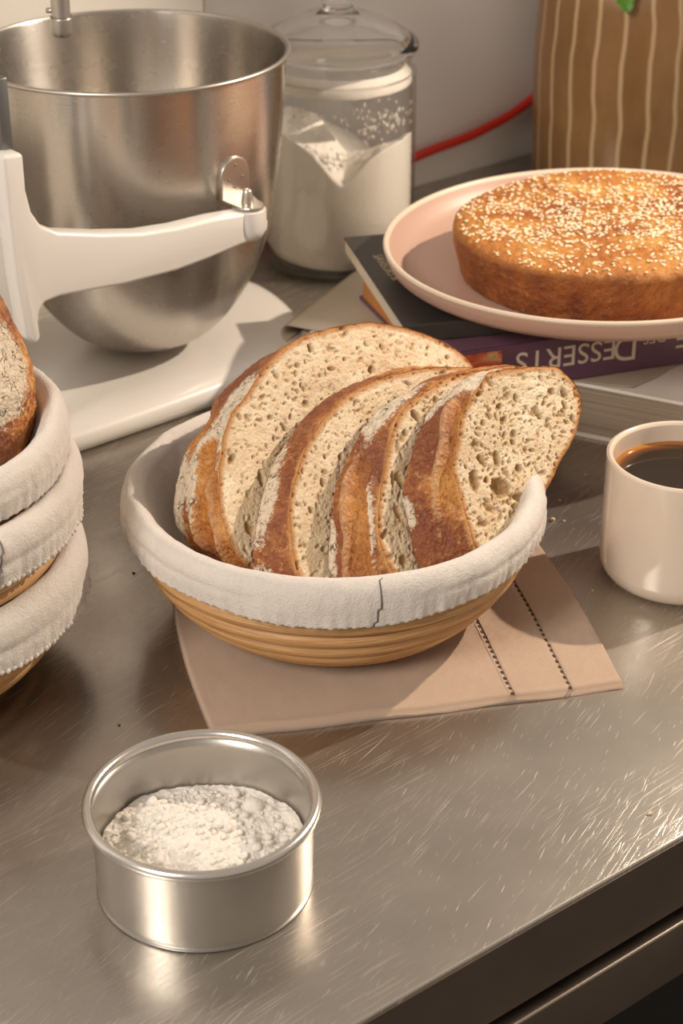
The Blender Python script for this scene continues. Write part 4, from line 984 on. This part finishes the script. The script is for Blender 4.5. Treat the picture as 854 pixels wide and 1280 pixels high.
    # riveted side bracket: upright half-round plate plus flat tongue resting on the arm end
    P3 = C+uu*ex+nn*0.124; P3[2] = ez+0.0112
    da = math.atan2(P3[1]-MY, P3[0]-MX)
    pv = on_plane(293, 240, np.array([math.cos(da), math.sin(da), 0]), C+np.array([math.cos(da), math.sin(da), 0])*0.1045)
    a_c = math.atan2(pv[1]-MY, pv[0]-MX); er = np.array([math.cos(a_c), math.sin(a_c), 0]); et = np.array([-er[1], er[0], 0])
    zb = P3[2]+0.0005; V = []; n = 22; wd = 0.0125
    out2 = [(-wd, 0), (wd, 0)]+[(wd*math.cos(x), 0.016+0.0125*math.sin(x)) for x in np.linspace(0, PI, 16)]
    for dr2 in (0.1015, 0.1055):
        for x, z in out2:
            rad = dr2+0.0008; p = er*rad+et*x; V.append((p[0], p[1], zb+z))
    n = len(out2); f = [tuple(range(n)), tuple(range(n, 2*n))[::-1]]+[(i, n+i, n+(i+1) % n, (i+1) % n) for i in range(n)]
    sb = bevel(obj('side_bracket', V, f, M['steel'], b, smooth=False), 0.0008)
    tg = er*0.1045; tip = P3-np.array([MX, MY, 0]); tip[2] = 0; dd = tip-tg; dln = np.linalg.norm(dd[:2])
    pl = [tg-et*wd, tip-et*wd*0.75, ] + [tip+(er*math.sin(x)*0.0105-et*math.cos(x)*0.0095) for x in np.linspace(0.15, PI-0.15, 10)]+[tip+et*wd*0.75, tg+et*wd]
    v, f = prism([(p[0], p[1]) for p in pl], zb-0.0002, zb+0.0018); bevel(obj('tongue', v, f, M['steel'], b, smooth=False), 0.0006)
    for x, z in ((-0.006, 0.014), (0.006, 0.014), (0.0, 0.023), (-0.001, 0.008)):
        p = er*0.1066+et*x; obj('rivet', *ellipsoid((p[0], p[1], zb+z), 0.0009, 0.0009, 0.0009, 8, 6), M['dsteel'], sb)
mixer()

# ------------------------------------------------------------ crumbs on the steel
rnd = random.Random(2)
CR = [(691, 651, 0.0016, 'largest pale bread crumb on the bare steel between basket and mug'), (705, 652, 0.0009, 'tiny crumb just right of the largest pale crumb on the steel'),
      (677, 671, 0.0012, 'pale crumb beside the far right corner of the napkin'), (700, 626, 0.0008, 'tiny crumb on the steel behind the largest pale crumb'),
      (732, 594, 0.0008, 'tiny crumb on the steel left of the mug, nearest the books'), (741, 739, 0.0008, 'tiny crumb on the shaded steel in front left of the mug'),
      (813, 1018, 0.0012, 'pale crumb near the front edge of the worktable, far right'), (167, 717, 0.0009, 'tiny dark speck on the steel between stacked baskets and bread basket'),
      (149, 907, 0.0007, 'tiny dark speck on the steel just behind the cake tin')]
for x, y, sz, lab in CR:
    p = at(x, y, 0); v, f = ellipsoid((0, 0, sz*0.7), sz, sz*0.85, sz*0.7, 8, 6); V = np.array(v); V += (V-np.array([0, 0, sz*0.7]))*(0.5*fbm(V*900, 2, 5))[:, None]; V[:, 2] = np.maximum(V[:, 2], 0)
    o = obj('bread_crumb', V, f, M['dark'] if x < 200 else M['crumbs']); o.location = tuple(p); tag(o, lab, 'crumb', 'crumbs on the steel')
